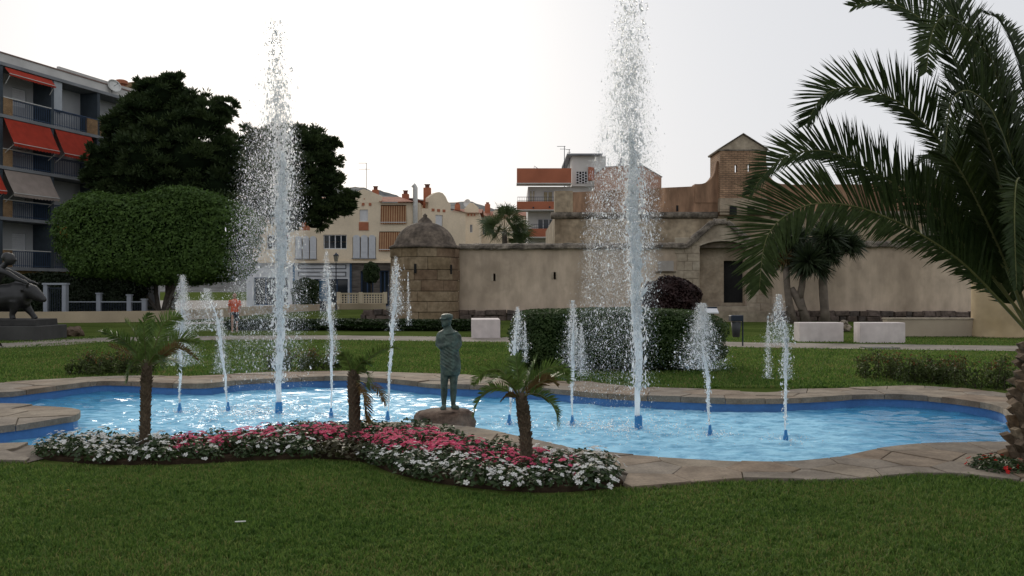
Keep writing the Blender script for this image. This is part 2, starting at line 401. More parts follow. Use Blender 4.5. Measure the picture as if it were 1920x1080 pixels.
cand = np.stack([rs.uniform(-8.6, 7.6, 9000), rs.uniform(6.0, 16.5, 9000)], 1)
ok = in_poly(cand, OUT) & ~in_poly(cand, POOL)
for q in cand[ok]:
    dmin = .36 if q[1] < 10 else .46
    if all((q[0]-s[0])**2 + (q[1]-s[1])**2 > dmin*dmin for s in seeds): seeds.append(q)
seeds = np.array(seeds); ringl = [tuple(p) for p in RING]
shr = .0045
stones = []
bed_small = BEDc + (BED-BEDc)*np.array([.97, .8])
for i, s in enumerate(seeds):
    if in_poly(np.array([s]), BED)[0] or (s[1] < 8.3 and s[0] < 1.0 and s[0] > -4.3 and in_poly(np.array([s + (0, .16)]), BED)[0]): continue
    d2 = np.hypot(seeds[:, 0]-s[0], seeds[:, 1]-s[1]); nb = np.argsort(d2)[1:16]
    cell = [(s[0]-.6, s[1]-.6), (s[0]+.6, s[1]-.6), (s[0]+.6, s[1]+.6), (s[0]-.6, s[1]+.6)]
    for j in nb:
        nv = (seeds[j]-s)/d2[j]; mid = (seeds[j]+s)/2 - nv*shr
        cell = clip_half(cell, mid, nv)
    if len(cell) < 3: continue
    # clip the ring by this convex cell
    mnx, mxx = min(c[0] for c in cell), max(c[0] for c in cell); mny, mxy = min(c[1] for c in cell), max(c[1] for c in cell)
    near_any = np.any((POOL[:, 0] > mnx-.15) & (POOL[:, 0] < mxx+.15) & (POOL[:, 1] > mny-.15) & (POOL[:, 1] < mxy+.15)) or np.any((OUT[:, 0] > mnx-.3) & (OUT[:, 0] < mxx+.3) & (OUT[:, 1] > mny-.3) & (OUT[:, 1] < mxy+.3))
    if near_any:
        poly = ringl; k = len(cell)
        for e in range(k):
            a, b = cell[e], cell[(e+1) % k]; nv = (b[1]-a[1], -(b[0]-a[0])); ln = math.hypot(*nv)
            if ln < 1e-6: continue
            poly = clip_half(poly, a, (nv[0]/ln, nv[1]/ln))
            if not poly: break
    else: poly = cell
    # drop doubled points
    pp = []
    for q in poly:
        if not pp or (q[0]-pp[-1][0])**2+(q[1]-pp[-1][1])**2 > 1e-5: pp.append(q)
    chg = True
    while chg and len(pp) > 3:            # remove zero-width spurs
        chg = False
        for q in range(len(pp)):
            a_, b_, c_ = pp[q-1], pp[q], pp[(q+1) % len(pp)]
            u = (b_[0]-a_[0], b_[1]-a_[1]); w = (c_[0]-b_[0], c_[1]-b_[1])
            lu, lw = math.hypot(*u), math.hypot(*w)
            if lu < 2e-3 or (abs(u[0]*w[1]-u[1]*w[0]) < .02*lu*lw and u[0]*w[0]+u[1]*w[1] < 0):
                pp.pop(q); chg = True; break
    if len(pp) < 3 or abs(area(np.array(pp))) < .012: continue
    stones.append((np.array(pp), s))
m_flag = [M('flagstone_%s' % c, col, .88, .22, 3.5, bump=.7, bscale=14, fine=.18, fscale=40, col2=c2) for c, col, c2 in
    (('buff', (.19, .145, .105), (.26, .205, .15)), ('grey', (.175, .145, .115), (.235, .20, .16)), ('rust', (.18, .13, .09), (.25, .19, .135)), ('pale', (.21, .17, .125), (.275, .23, .175)))]
for k, (pp, s) in enumerate(sorted(stones, key=lambda q: -abs(area(q[0]))*40/q[1][1]**2)):
    if area(pp) < 0: pp = pp[::-1]
    c = pp.mean(0); top = ZC + rs.uniform(-.008, .008); tx, ty = rs.uniform(-.012, .012, 2)
    n_ = len(pp); ins = c + (pp-c)*(1 - .007/max(.05, math.sqrt(abs(area(pp)))))
    zt = lambda q: top + (q[0]-c[0])*tx + (q[1]-c[1])*ty
    vs = [(q[0], q[1], -.05) for q in pp] + [(q[0], q[1], zt(q)-.005) for q in pp] + [(q[0], q[1], zt(q)) for q in ins]
    fs = [tuple(range(2*n_, 3*n_))]
    for i in range(n_):
        j = (i+1) % n_; fs += [(i, j, j+n_, i+n_), (i+n_, j+n_, j+2*n_, i+2*n_)]
    MB().add(vs, fs).build('flagstone', m_flag[rs.randint(4)], mort)
print('flagstones', len(stones))

# ------------------------------------------------------------------ paths across the lawn
m_path = M('path_concrete', (.21, .185, .155), .95, .2, 1.2, bump=.4, bscale=30, fine=.2, fscale=12)
def strip(name, ctr, width, z, m, thick=None):
    c = curve(ctr, .6, closed=False); d = np.gradient(c, axis=0); d = nrm(d); nn = np.stack([-d[:, 1], d[:, 0]], 1)
    w = np.interp(np.linspace(0, 1, len(c)), np.linspace(0, 1, len(width)), width)[:, None]/2
    jit = 1 + .06*np.sin(np.arange(len(c))*1.3)[:, None]
    a, b = c + nn*w*jit, c - nn*w; mb = MB()
    for i in range(len(c)-1):
        mb.quad((*b[i], z), (*b[i+1], z), (*a[i+1], z), (*a[i], z))
    return mb.build(name, m)
pc = [(-22, 24.2)] + [tuple(G(x, y, 0)[:2]) for x, y in ((0,648),(100,642),(200,637),(400,634),(600,633),(860,636),(1130,640),(1400,646.5),(1650,650),(1920,653.5))] + [(22, 22.6)]
tag(strip('garden_path', pc, [2.3, 2.6, 2.6, 2.4, 2.0], .006, m_path), kind='structure')
pc2 = [tuple(G(x, y, 0)[:2]) for x, y in ((330,607),(480,603),(600,602),(700,601))]
tag(strip('side_path', pc2, [2.2, 2.2], .006, m_path), kind='structure')
m_street = M('street_paving', (.17, .16, .15), .95, .15, .5, fine=.15)
mb = MB(); mb.add([(-60, 47, .005), (-20.5, 45.2, .005), (-17, 58, .005), (-14.5, 74.5, .005), (-8, 75.5, .005), (40, 75.5, .005), (40, 140, .005), (-60, 140, .005)], [tuple(range(8))])
tag(mb.build('street', m_street), kind='structure')

# ------------------------------------------------------------------ distant hills
rx = np.array([-900, -640, -420, -310, -280, -240, -210, -185, -120, -82, -40, 0, 120, 400, 900.0])
rz = np.array([60, 110, 150, 176, 183, 180, 170, 162, 158, 157, 148, 140, 120, 90, 60.0])*.98
xs = np.linspace(-900, 900, 241); v = np.linspace(0, 1, 22); Xh, Vh = np.meshgrid(xs, v)
prof = np.interp(Xh, rx, rz); Yh = 900 + 600*Vh; Zh = prof*np.sin(np.clip(Vh, 0, 1)*PI/2)**1.3
bump_ = np.array([[mnoise.fractal((x*.012, y*.012, 0), 1, 2, 5) for x in xs] for y in (900+600*v)])
Zh = Zh + bump_*14*Vh - 3
I = np.arange(Xh.size).reshape(Xh.shape)
hm = np_mesh('hills', np.stack([Xh, Yh, Zh], -1).reshape(-1, 3), np.stack([I[:-1, :-1], I[:-1, 1:], I[1:, 1:], I[1:, :-1]], -1).reshape(-1, 4), True)
tag(link('hills', hm, M('hazed_hill', (.115, .118, .115), 1, .35, .02, fine=.3, fscale=.08, bump=0)), kind='structure')  # distance haze is put into the grey hill colour
# ------------------------------------------------------------------ buildings
m_white = M('white_render', (.50, .49, .47), .9, .12, .8, fine=.05)
m_grey = M('grey_slab', (.20, .21, .225), .9, .15, 1.0)
m_glass = glass_mat('window_glass')
m_dkmetal = M('dark_metal', (.020, .028, .045), .5, .1, 5)
m_bluemetal = M('blue_metal', (.030, .060, .12), .5, .15, 5)
m_whframe = M('white_frame', (.62, .63, .65), .6, .05, 5)
m_cream = M('cream_render', (.66, .56, .42), .92, .10, .5, fine=.05, fscale=6)
m_terr = M('terracotta_render', (.36, .135, .075), .9, .15, .7, fine=.08, fscale=6)
m_tile = M('roof_tile', (.27, .105, .065), .9, .3, 2.0, fine=.25, fscale=5)
m_redawn = M('red_awning_cloth', (.36, .036, .018), .85, .12, 2.5, trans=.15)
m_beige = M('beige_awning_cloth', (.30, .25, .22), .9, .1, 2.5, trans=.12)
m_ochre = M('ochre_cloth', (.42, .20, .04), .9, .1, 2.5)
m_brick_y = brick_mat('yellow_brick', (.33, .21, .11), (.26, .16, .085), (.20, .15, .10), 4.0)
m_stone_dk = M('dark_cladding', (.085, .075, .068), .9, .35, 1.5, col2=(.15, .135, .12), stretch=(.6, 1, 3), bump=.5, bscale=4)
m_dark = M('opening_shade', (.018, .018, .018), .95, .2, 2)  # near-black colour standing in for the unlit depth of openings
m_pipe = M('pale_metal', (.55, .55, .53), .5, .1, 3)

def window(parent, x0, x1, z0, z1, y=.16, fm=None, pane=None, bars_v=1, bars_h=0, name='window', t=.05):
    fm = fm or m_whframe; mb = MB(); d = .05
    mb.box(x0, x0+t, y-d, y, z0, z1).box(x1-t, x1, y-d, y, z0, z1).box(x0+t, x1-t, y-d, y, z0, z0+t).box(x0+t, x1-t, y-d, y, z1-t, z1)
    for i in range(1, bars_v+1):
        xm = x0 + (x1-x0)*i/(bars_v+1); mb.box(xm-t/2, xm+t/2, y-d+.004, y-.004, z0+t, z1-t)
    w = mb.build(name, fm, parent)
    for i in range(bars_v+1):
        a = x0 + (x1-x0)*i/(bars_v+1) + t/2; b = x0 + (x1-x0)*(i+1)/(bars_v+1) - t/2
        zz = [z0+t] + [z0 + (z1-z0)*k/(bars_h+1) for k in range(1, bars_h+1)] + [z1-t]
        for k in range(len(zz)-1):
            MB().box(a, b, y-.012, y+.01, zz[k] + (.03 if k else 0), zz[k+1] - (.03 if k < len(zz)-2 else 0)).build('pane', pane or m_glass, w)
    return w
def shutter(parent, x0, x1, z0, z1, y=.10, m=None, name='roller_shutter', step=.09):
    mb = MB(); z = z0
    while z < z1-1e-3:
        zt = min(z+step, z1); mb.add([(x0,y+.012,z),(x1,y+.012,z),(x1,y,z+.012),(x0,y,z+.012),(x1,y,zt),(x0,y,zt)], [(0,1,2,3),(3,2,4,5)]); z = zt
    mb.quad((x0,y+.04,z0),(x0,y+.04,z1),(x1,y+.04,z1),(x1,y+.04,z0))
    return mb.build(name, m or m_whframe, parent)
def railing(parent, x0, x1, z, y=.06, h=.95, m=None, step=.13, name='railing'):
    mb = MB(); mb.box(x0, x1, y-.02, y+.02, z+h-.04, z+h).box(x0, x1, y-.015, y+.015, z+.08, z+.11)
    k = int((x1-x0)/step)
    for i in range(k+1):
        x = x0 + (x1-x0)*i/k; mb.box(x-.011, x+.011, y-.011, y+.011, z, z+h-.04)
    return mb.build(name, m or m_bluemetal, parent)
def awning(parent, x0, x1, ztop, drop, out, y=.0, m=None, val=.22, name='awning'):
    mb = MB(); k = 14; zb = ztop-drop; yb = y-out; th = .015
    for i in range(k):
        a = x0+(x1-x0)*i/k; b = x0+(x1-x0)*(i+1)/k; sg = lambda x: -.05*math.sin(PI*(x-x0)/(x1-x0))
        for s in range(4):
            f0, f1 = s/4, (s+1)/4; q = lambda x, f: (x, y-out*f+.03*math.sin(PI*f), ztop-drop*f+sg(x)*f*.6)
            mb.quad(q(a, f1), q(b, f1), q(b, f0), q(a, f0))
        mid = (a+b)/2; za, zb_ = zb+sg(a)*.6, zb+sg(b)*.6
        mb.add([(a, yb-.01, za), (a, yb-.01, za-val*.75), (mid, yb-.01, za-val), (b, yb-.01, zb_-val*.75), (b, yb-.01, zb_)], [(0, 1, 2, 3, 4)])
    aw = mb.build(name, m or m_redawn, parent)
    MB().box(x0, x1, yb-.03, yb+.01, zb-.035, zb).build('front_bar', m_pipe, aw)
    MB().tube([(x0+.1, y+.05, zb-.55), (x0+.1, yb, zb-.02)], .02, 6).tube([(x1-.1, y+.05, zb-.55), (x1-.1, yb, zb-.02)], .02, 6).build('arm', m_pipe, aw)
    return aw

# --- five-storey block on the left, seen along its balcony front
u = Vector((.308, .951)).normalized(); ang = math.atan2(u.y, u.x)
O0 = Vector((-29.4, 49.2, 0)) - Vector((u.x, u.y, 0))*4.4        # local x = 4 at the picture's left edge
ap = empty('apartment_block', O0, ang)
tag(ap, 'five-storey pale apartment block with balconies, red awnings and blue railings at far left', 'building')
xb = [.45, 4.35, 7.95, 11.65, 15.4, 19.1]; lv = [2.98, 5.88, 8.82, 11.8, 14.8]; XE = 19.1
mb = MB(); ops = []
m_plaster = M('balcony_plaster', (.44, .45, .46), .9, .10, .8)
for fl in range(4):
    for b in range(5):
        x0 = xb[b]; ops.append((x0+.35, x0+1.25, lv[fl]+.15, lv[fl]+2.3))
        if b % 2: ops.append((x0+2.0, x0+3.0, lv[fl]+1.0, lv[fl]+2.1))
mb.sheet(0, XE, 0, 15.55, ops, y=1.45, depth=.2); mb.shell(0, XE, 1.45, 11, 0, 15.55)
mb.build('wall', m_plaster, ap)
for fl in range(4):
    for b in range(5):
        x0 = xb[b]; window(ap, x0+.35, x0+1.25, lv[fl]+.15, lv[fl]+2.3, y=1.62, name='balcony_door')
        if b % 2: shutter(ap, x0+2.0, x0+3.0, lv[fl]+1.0, lv[fl]+2.1, y=1.55, step=.14)
for i, z in enumerate(lv):
    MB().box(-.1, XE, -.04, 1.448, z-.19, z).build('balcony_slab', m_grey, ap)
MB().box(0, XE, .5, .68, 14.8, 15.45).box(9, XE, .62, .80, 15.45, 15.75).build('parapet', m_white, ap)
MB().box(0, XE, .46, .72, 15.452, 15.53).build('parapet_cap', M('cap_tile', (.20, .14, .12), .9), ap)
m_colm = M('blue_grey_column', (.045, .058, .072), .7, .15, 2)
for fl in range(4):
    z0, z1 = lv[fl], lv[fl+1]-.19
    for b in range(6):
        MB().box(xb[b]-.11, xb[b]+.11, .03, 1.446, z0, z1).build('divider_wall', m_colm, ap)
    for b in range(5):
        railing(ap, xb[b]+.75 if b % 2 else xb[b]+.14, xb[b+1]-.14 if b % 2 else xb[b+1]-1.0, z0)
        if b % 2: MB().box(xb[b]+.115, xb[b]+.74, .0, .14, z0, z0+.98).build('brick_panel', m_brick_y, ap)
        else: MB().box(xb[b+1]-.98, xb[b+1]-.115, .0, .14, z0, z0+.98).build('brick_panel', m_brick_y, ap)
        MB().box(xb[b]+.115, xb[b+1]-.115, -.02, .16, z0+.985, z0+1.03).build('hand_rail', m_pipe if b % 2 else m_bluemetal, ap)
awning(ap, 4.55, 7.85, 14.55, .38, .35, val=.15); awning(ap, 4.5, 7.75, 11.58, 1.45, .75); awning(ap, 8.1, 11.0, 11.58, 1.5, .75)
awning(ap, 4.5, 7.75, 8.6, 1.35, .75, m=m_beige); awning(ap, 8.3, 11.4, 5.6, 1.3, .5, m=m_ochre); awning(ap, .7, 4.1, 8.6, 1.3, .7)
MB().box(8.1, 8.75, .1, .13, 12.85, 14.6).build('glass_screen', M('frosted_screen', (.34, .37, .40), .2, .05, 3), ap)
sm = MB().ball((9.75, 1.38, 13.2), (.16, .03, .16)).build('mirror', M('mirror_glass', (.9, .9, .9), .12, .02, metal=.9), ap, smooth=True)
mb = MB()
for k in range(16):
    a = 2*PI*k/16; mb.add([(9.75+.17*math.cos(a-.12), 1.40, 13.2+.17*math.sin(a-.12)), (9.75+.17*math.cos(a+.12), 1.40, 13.2+.17*math.sin(a+.12)), (9.75+.38*math.cos(a), 1.40, 13.2+.38*math.sin(a))], [(0, 1, 2)])
mb.build('mirror_rays', m_dkmetal, sm)
# ground floor front
mb = MB(); mb.box(0, XE, .3, 1.446, 2.35, 2.785); mb.build('fascia', M('ochre_fascia', (.22, .15, .055), .9), ap)
for b in range(5): window(ap, xb[b]+.3, xb[b+1]-.3, .1, 2.2, y=1.40, fm=m_dkmetal, bars_v=2, name='shop_window')
MB().box(16.2, 18.6, .8, 3.6, 15.55, 16.5).build('roof_stack', m_brick_y, ap)
d = MB().lathe([(.02, 0), (.25, .03), (.45, .12), (.47, .12), (.25, .06), (.02, .03)], 20).build('satellite_dish', m_pipe, ap, smooth=True, loc=(13.3, .35, 15.45), rot=(rad(70), 0, rad(-20)))
MB().tube([(0, 0, 0), (.1, 0, .35), (.05, 0, .5)], .015, 6).build('feed_arm', m_dkmetal, d)
MB().tube([(13.3, .55, 14.8), (13.3, .45, 15.5)], .03, 6).build('dish_mast', m_dkmetal, ap)
MB().lathe([(.2, 0), (.22, .3), (.42, .38), (.42, .6), (.3, .66)], 14, 14.6, .9).build('roof_pot', m_terr, ap, loc=(0, 0, 15.55))

# --- cream house with gables
YH = 88.0; k_ = YH/F
def hx(p): return (p-960)*k_
def hz(p): return CH - (p-HZ)*k_
ch = empty('cream_house', (0, YH, 0)); tag(ch, 'cream three-storey house with striped awnings and arched white shutters behind the domed turret', 'building')
x0, x1 = hx(462), hx(787)
Ops = [(hx(674), hx(690), hz(415), hz(393)), (hx(606), hx(650), hz(467), hz(440)), (hx(714), hx(762), hz(419), hz(384)), (hx(711), hx(757), hz(470), hz(434)),
       (hx(553), hx(594), hz(485), hz(447)), (hx(661), hx(705), hz(484), hz(445)), (hx(500), hx(541), hz(468), hz(440)), (hx(565), hx(581), hz(432), hz(408))]
mb = MB(); mb.sheet(x0, x1, hz(490), hz(380), Ops, 0, .3)
mb.shell(x0, x1, 0, 14, hz(490), hz(380)); mb.build('wall', m_cream, ch)
ga = MB().prism_y([(hx(656), hz(380)), (hx(715), hz(380)), (hx(715), hz(367)), (hx(690), hz(357)), (hx(682), hz(354)), (hx(674), hz(357)), (hx(658), hz(367))], -.02, .5).build('gable', m_cream, ch)
for px in (681, 694): MB().box(hx(px-2.3), hx(px+2.3), -.10, -.025, hz(385.5), hz(380.6)).build('vent', m_terr, ch)
MB().box(hx(682), hx(684), -.05, -.022, hz(374), hz(372)).build('vent', m_terr, ch)
shutter(ch, hx(674), hx(690), hz(415), hz(393), y=.12); MB().box(hx(673), hx(691), -.06, -.003, hz(432), hz(416.5)).build('balcony_panel', m_terr, ch)
window(ch, hx(606), hx(650), hz(467), hz(440), y=.2, bars_v=3, bars_h=1, t=.09)
window(ch, hx(500), hx(541), hz(468), hz(440), y=.2, bars_v=3, bars_h=1, t=.09)
shutter(ch, hx(565), hx(581), hz(432), hz(408), y=.12, m=m_terr)
m_str1 = M('brown_stripe', (.20, .075, .035), .9, .1, 2); m_str2 = M('tan_stripe', (.40, .26, .15), .9, .1, 2)
for a, b, t_, bt in ((714, 762, 384, 417), (711, 757, 434, 468)):
    w = MB().box(hx(a), hx(b), .22, .26, hz(bt+2), hz(t_)).build('striped_blind', m_dark, ch)
    n_ = 22
    for i in range(n_):
        c0, c1 = hx(a)+(hx(b)-hx(a))*i/n_, hx(a)+(hx(b)-hx(a))*(i+1)/n_
        MB().add([(c0, .02, hz(t_+1.5)), (c1, .02, hz(t_+1.5)), (c1, -.16, hz(bt)), (c0, -.16, hz(bt))], [(3, 2, 1, 0)]).add([(c0, -.17, hz(bt-.3)), (c1, -.17, hz(bt-.3)), (c1, -.17, hz(bt+2.6)), ((c0+c1)/2, -.17, hz(bt+3.6)), (c0, -.17, hz(bt+2.6))], [(4, 3, 2, 1, 0)]).build('stripe', m_str1 if i % 2 == 0 else m_str2, w)
    MB().box(hx(a), hx(b), -.22, -.175, hz(bt+.6), hz(bt-.6)).build('bar', m_whframe, w)
for a, b, t_, bt in ((553, 594, 447, 485), (661, 705, 445, 484)):     # three arches of white shutters
    wd = (hx(b)-hx(a))/3
    for i in range(3):
        c0 = hx(a)+wd*i; arc = [(c0+.06, hz(bt)), (c0+wd-.06, hz(bt))] + [(c0+wd/2+(wd/2-.06)*math.cos(th), hz(t_)+.0+.22*math.sin(th)+.02) for th in np.linspace(0, PI, 9)]
        ar = MB().prism_y(arc, -.06, .16).build('arched_shutter', M('shutter_white', (.50, .52, .55), .6, .06, 3), ch)
        MB().box(c0+.05, c0+wd-.05, -.08, -.061, hz(bt-13), hz(bt-13.8)).build('rail', m_whframe, ar)
    MB().box(hx(a-1), hx(b+1), -.25, -.065, hz(bt+1.5), hz(bt)).build('sill', m_grey, ch)
# tiled roof pieces and chimneys
MB().add([(hx(712), -.5, hz(379)), (hx(778), -.5, hz(379)), (hx(740), 4, hz(361)), (hx(700), 4, hz(361)), (hx(778), 9, hz(375))], [(0, 1, 2, 3), (1, 4, 2)]).build('tiled_roof', m_tile, ch)
MB().add([(x0-.3, -.4, hz(381)), (hx(660), -.4, hz(381)), (hx(660), 6, hz(358)), (x0-.3, 6, hz(358))], [(0, 1, 2, 3)]).build('tiled_roof', m_tile, ch)
MB().add([(hx(715), 8, hz(380)), (x1, 8, hz(381)), (x1, 5, hz(367)), (hx(740), 5, hz(360))], [(0, 1, 2, 3)]).build('tiled_roof', m_tile, ch)
def chimney(parent, px0, px1, pt, pb, y, capw=.35):
    w = hx(px1)-hx(px0); c = MB().box(hx(px0), hx(px1), y, y+w, hz(pb), hz(pt+7)).build('chimney', m_terr, parent)
    xm = (hx(px0)+hx(px1))/2
    MB().box(xm-w*.28, xm+w*.28, y+w*.2, y+w*.8, hz(pt+7), hz(pt+1)).box(xm-w*.38, xm+w*.38, y+w*.1, y+w*.9, hz(pt+1), hz(pt)).build('chimney_pot', M('pot_brick', (.16, .07, .05), .9), c)
chimney(ch, 690, 702, 343, 368, 2.5); chimney(ch, 744, 757, 348, 366, 4); chimney(ch, 788, 802, 338, 384, 3)
MB().tube([(hx(779), -.2, hz(480)), (hx(779), -.2, hz(352)), (hx(777), -.2, hz(349)), (hx(774.5), -.25, hz(347))], .25, 10).build('flue_pipe', m_pipe, ch, smooth=True)
MB().tube([(hx(682), 1.5, hz(356)), (hx(682), 1.5, hz(301))], .035, 6).box(hx(667), hx(683), 1.47, 1.53, hz(302), hz(301.2)).box(hx(668), hx(689), 1.47, 1.53, hz(313.5), hz(312.8)).build('antenna', m_dkmetal, ch)
# ground floor: white shop front with dark bands, dark stone cladding
MB().box(x0-.1, x1-.6, -.35, .3, hz(493), hz(489.6)).build('ledge', m_cream, ch)
mb = MB(); mb.sheet(x0, hx(656), 0, hz(493), [(hx(560), hx(582), .1, hz(523)), (hx(588), hx(652), .1, hz(523)), (hx(475), hx(540), .1, hz(520))], .05, .4)
mb.shell(x0, hx(656), .05, 12, 0, hz(493)); mb.build('shop_front', M('shop_white', (.55, .57, .60), .8, .08, 1), ch)
for a, b, t_ in ((560, 582, 523), (588, 652, 523), (475, 540, 520)): window(ch, hx(a), hx(b), .1, hz(t_), y=.4, fm=m_bluemetal, bars_v=2 if b-a > 30 else 1, t=.1, name='shop_window')
for r0, r1 in ((496, 504), (509.5, 518)):
    mb = MB(); xa, xb2 = hx(559), hx(649)
    mb.box(xa, xb2, -.03, .045, hz(r0+1), hz(r0)).box(xa, xb2, -.03, .045, hz(r1), hz(r1-1)).box(xa, xa+.06, -.03, .045, hz(r1-1), hz(r0+1)).box(xb2-.06, xb2, -.03, .045, hz(r1-1), hz(r0+1))
    mb.build('sign_border', m_dkmetal, ch)
MB().box(hx(549), hx(553), -.04, .045, .2, hz(494)).build('blue_strip', M('blue_trim', (.06, .16, .28), .6), ch)
MB().box(hx(656), hx(659.5), -.1, .3, 0, hz(494)).build('blue_pillar', M('blue_trim2', (.03, .08, .16), .6), ch)
mb = MB(); mb.sheet(hx(659.5), x1, 0, hz(493), [(hx(676), hx(700), .9, hz(508)), (hx(712), hx(729), 0, hz(507))], .0, .4); mb.shell(hx(659.5), x1, 0, 12, 0, hz(493)); mb.build('stone_cladding', m_stone_dk, ch)
window(ch, hx(676), hx(700), .9, hz(508), y=.35, fm=m_bluemetal, bars_v=1, t=.12, name='shop_window'); window(ch, hx(712), hx(729), 0, hz(507), y=.35, fm=m_bluemetal, bars_v=1, t=.12, name='shop_door')
# receding wing with its own gable
wg = empty('cream_wing_house', (hx(788), YH+1.0, 0), math.atan2(13.5, 4.6)*.62)
tag(wg, 'cream wing with curved gable and small square vents, receding behind the turret dome', 'building')
wl = 6.1
def wz(p): return CH - (p-HZ)*(YH+2)/F
mb = MB(); mb.sheet(0, wl, 0, wz(392), [(1.9, 2.9, wz(424), wz(402))], 0, .2); mb.shell(0, wl, 0, 8, 0, wz(392)); mb.build('wall', m_cream, wg)
shutter(wg, 1.9, 2.9, wz(424), wz(402), y=.1)
arc = [(.95, wz(392.1)), (4.0, wz(392.1)), (4.0, wz(379)), (3.6, wz(375)), (3.3, wz(366)), (2.9, wz(360)), (2.4, wz(358.5)), (1.9, wz(361)), (1.3, wz(367)), (.95, wz(372))]
MB().prism_y(arc, .02, .5).build('gable', m_cream, wg)
for x in (1.55, 2.3, 3.05): MB().box(x-.18, x+.18, -.05, .015, wz(396), wz(391)).build('vent', m_terr, wg)
MB().add([(4.0, -.25, wz(389)), (wl+.25, -.25, wz(394)), (wl+.25, 4, wz(380)), (4.0, 4, wz(376))], [(0, 1, 2, 3)]).add([(-.2, -.25, wz(379)), (.94, -.25, wz(381)), (.94, 4, wz(370)), (-.2, 4, wz(368))], [(0, 1, 2, 3)]).build('tiled_roof', m_tile, wg)

# --- two cream houses farther off
def far_house(px0, px1, pe, Yf, label, gab, chim, depth=8, dish=None, win=None):
    kf = Yf/F; X = lambda p: (p-960)*kf; Z = lambda p: CH-(p-HZ)*kf
    r = empty('cream_house', ((X(px0)+X(px1))/2, Yf, 0)); ox = r.location.x; tag(r, label, 'building')
    mb = MB(); mb.sheet(X(px0)-ox, X(px1)-ox, 0, Z(pe), [(X(w[0])-ox, X(w[1])-ox, Z(w[3]), Z(w[2])) for w in (win or [])], 0, .2); mb.shell(X(px0)-ox, X(px1)-ox, 0, depth, 0, Z(pe)); mb.build('wall', m_cream, r)
    for w in (win or []): window(r, X(w[0])-ox, X(w[1])-ox, Z(w[3]), Z(w[2]), y=.15)
    a, b, pk = gab
    MB().prism_y([(X(a)-ox, Z(pe)+.01), (X(b)-ox, Z(pe)+.01), (X(b)-ox, Z(pe-10)), (X((a+b)/2+4)-ox, Z(pk+1)), (X((a+b)/2-3)-ox, Z(pk)), (X(a)-ox, Z(pe-8))], -.15, .4).build('gable', m_cream, r)
    MB().add([(X(px0)-ox-.3, -.4, Z(pe+1)), (X(px1)-ox+.3, -.4, Z(pe+1)), (X(px1)-ox+.3, depth/2, Z(pe-13)), (X(px0)-ox-.3, depth/2, Z(pe-13)), (X(px1)-ox+.3, depth+.3, Z(pe)), (X(px0)-ox-.3, depth+.3, Z(pe))], [(0, 1, 2, 3), (3, 2, 4, 5)]).build('tiled_roof', m_tile, r)
    for c in (-6, 0, 6): MB().box(X((a+b)/2+c-1.3)-ox, X((a+b)/2+c+1.3)-ox, -.22, -.152, Z(pe+6), Z(pe+2)).build('vent', m_terr, r)
    for c0, c1, ct in chim:
        MB().box(X(c0)-ox, X(c1)-ox, 2.5, 2.5+X(c1)-X(c0), Z(pe), Z(ct+4)).build('chimney', m_terr, r); MB().box(X(c0+2)-ox, X(c1-2)-ox, 2.7, 2.6+(X(c1)-X(c0))*.7, Z(ct+4), Z(ct)).build('chimney_pot', m_tile, r)
    if dish: MB().lathe([(.02, 0), (.35, .08), (.5, .2), (.48, .22), (.02, .05)], 16).build('satellite_dish', m_pipe, r, loc=(X(dish[0])-ox, 1.5, Z(dish[1])), rot=(rad(80), 0, rad(-30)))
far_house(852, 899, 399, 104, 'small cream gabled house with satellite dish, left of the fan palm', (871, 897, 380), [(850, 860, 375)], dish=(876, 379), win=[(881, 886, 421, 436)])
far_house(897, 985, 404, 112, 'cream house with tiled roof half hidden behind the fan palm', (925, 955, 390), [(908, 918, 375)], win=[(905, 912, 425, 440)])

# --- orange and white apartment house
YO = 78.0; ko = YO/F
def ox_(p): return (p-1100)*ko
def oz(p): return CH-(p-HZ)*ko
ob = empty('orange_apartment_house', ((1100-960)*ko, YO, 0)); tag(ob, 'white apartment house with orange balconies and flat-roofed penthouse behind the fort', 'building')
m_or = M('orange_render', (.36, .125, .070), .9, .12, .7, fine=.06)
m_wh2 = M('white_house_render', (.56, .55, .53), .9, .08, .6)
mb = MB(); mb.sheet(ox_(990), ox_(1112), 0, oz(350), [(ox_(1018), ox_(1037), oz(396), oz(358)), (ox_(992), ox_(1004), oz(382), oz(356)), (ox_(1008), ox_(1040), oz(447), oz(410))], 0, .25); mb.shell(ox_(990), ox_(1112), 0, 10, 0, oz(350)); mb.build('wall', m_wh2, ob)
window(ob, ox_(1018), ox_(1037), oz(396), oz(358), y=.2, bars_v=1, t=.08, pane=M('curtain', (.40, .34, .22), .6)); window(ob, ox_(992), ox_(1004), oz(382), oz(356), y=.2, bars_v=1, t=.08, pane=M('curtain2', (.46, .42, .32), .6)); window(ob, ox_(1008), ox_(1040), oz(447), oz(410), y=.2, bars_v=2, t=.08)
def balcony(a, b, t_, bt, fr=1.6, under=True):
    f_ = MB().box(ox_(a), ox_(b), -fr, -fr+.12, oz(bt), oz(t_)).box(ox_(a), ox_(a)+.12, -fr+.121, -.005, oz(bt), oz(t_)).build('balcony_front', m_or, ob)
    MB().box(ox_(a)-.03, ox_(b)+.03, -fr-.04, -.004, oz(bt+1.6), oz(bt)).build('balcony_slab', m_wh2, ob)
    return f_
balcony(969, 1069, 320, 347); balcony(969, 1072, 381, 396); balcony(990, 1072, 431, 446)
railing(ob, ox_(970), ox_(1070), oz(381), y=-1.5, h=.42, step=.16, m=m_dkmetal); railing(ob, ox_(995), ox_(1070), oz(431), y=-1.5, h=.42, step=.16, m=m_dkmetal)
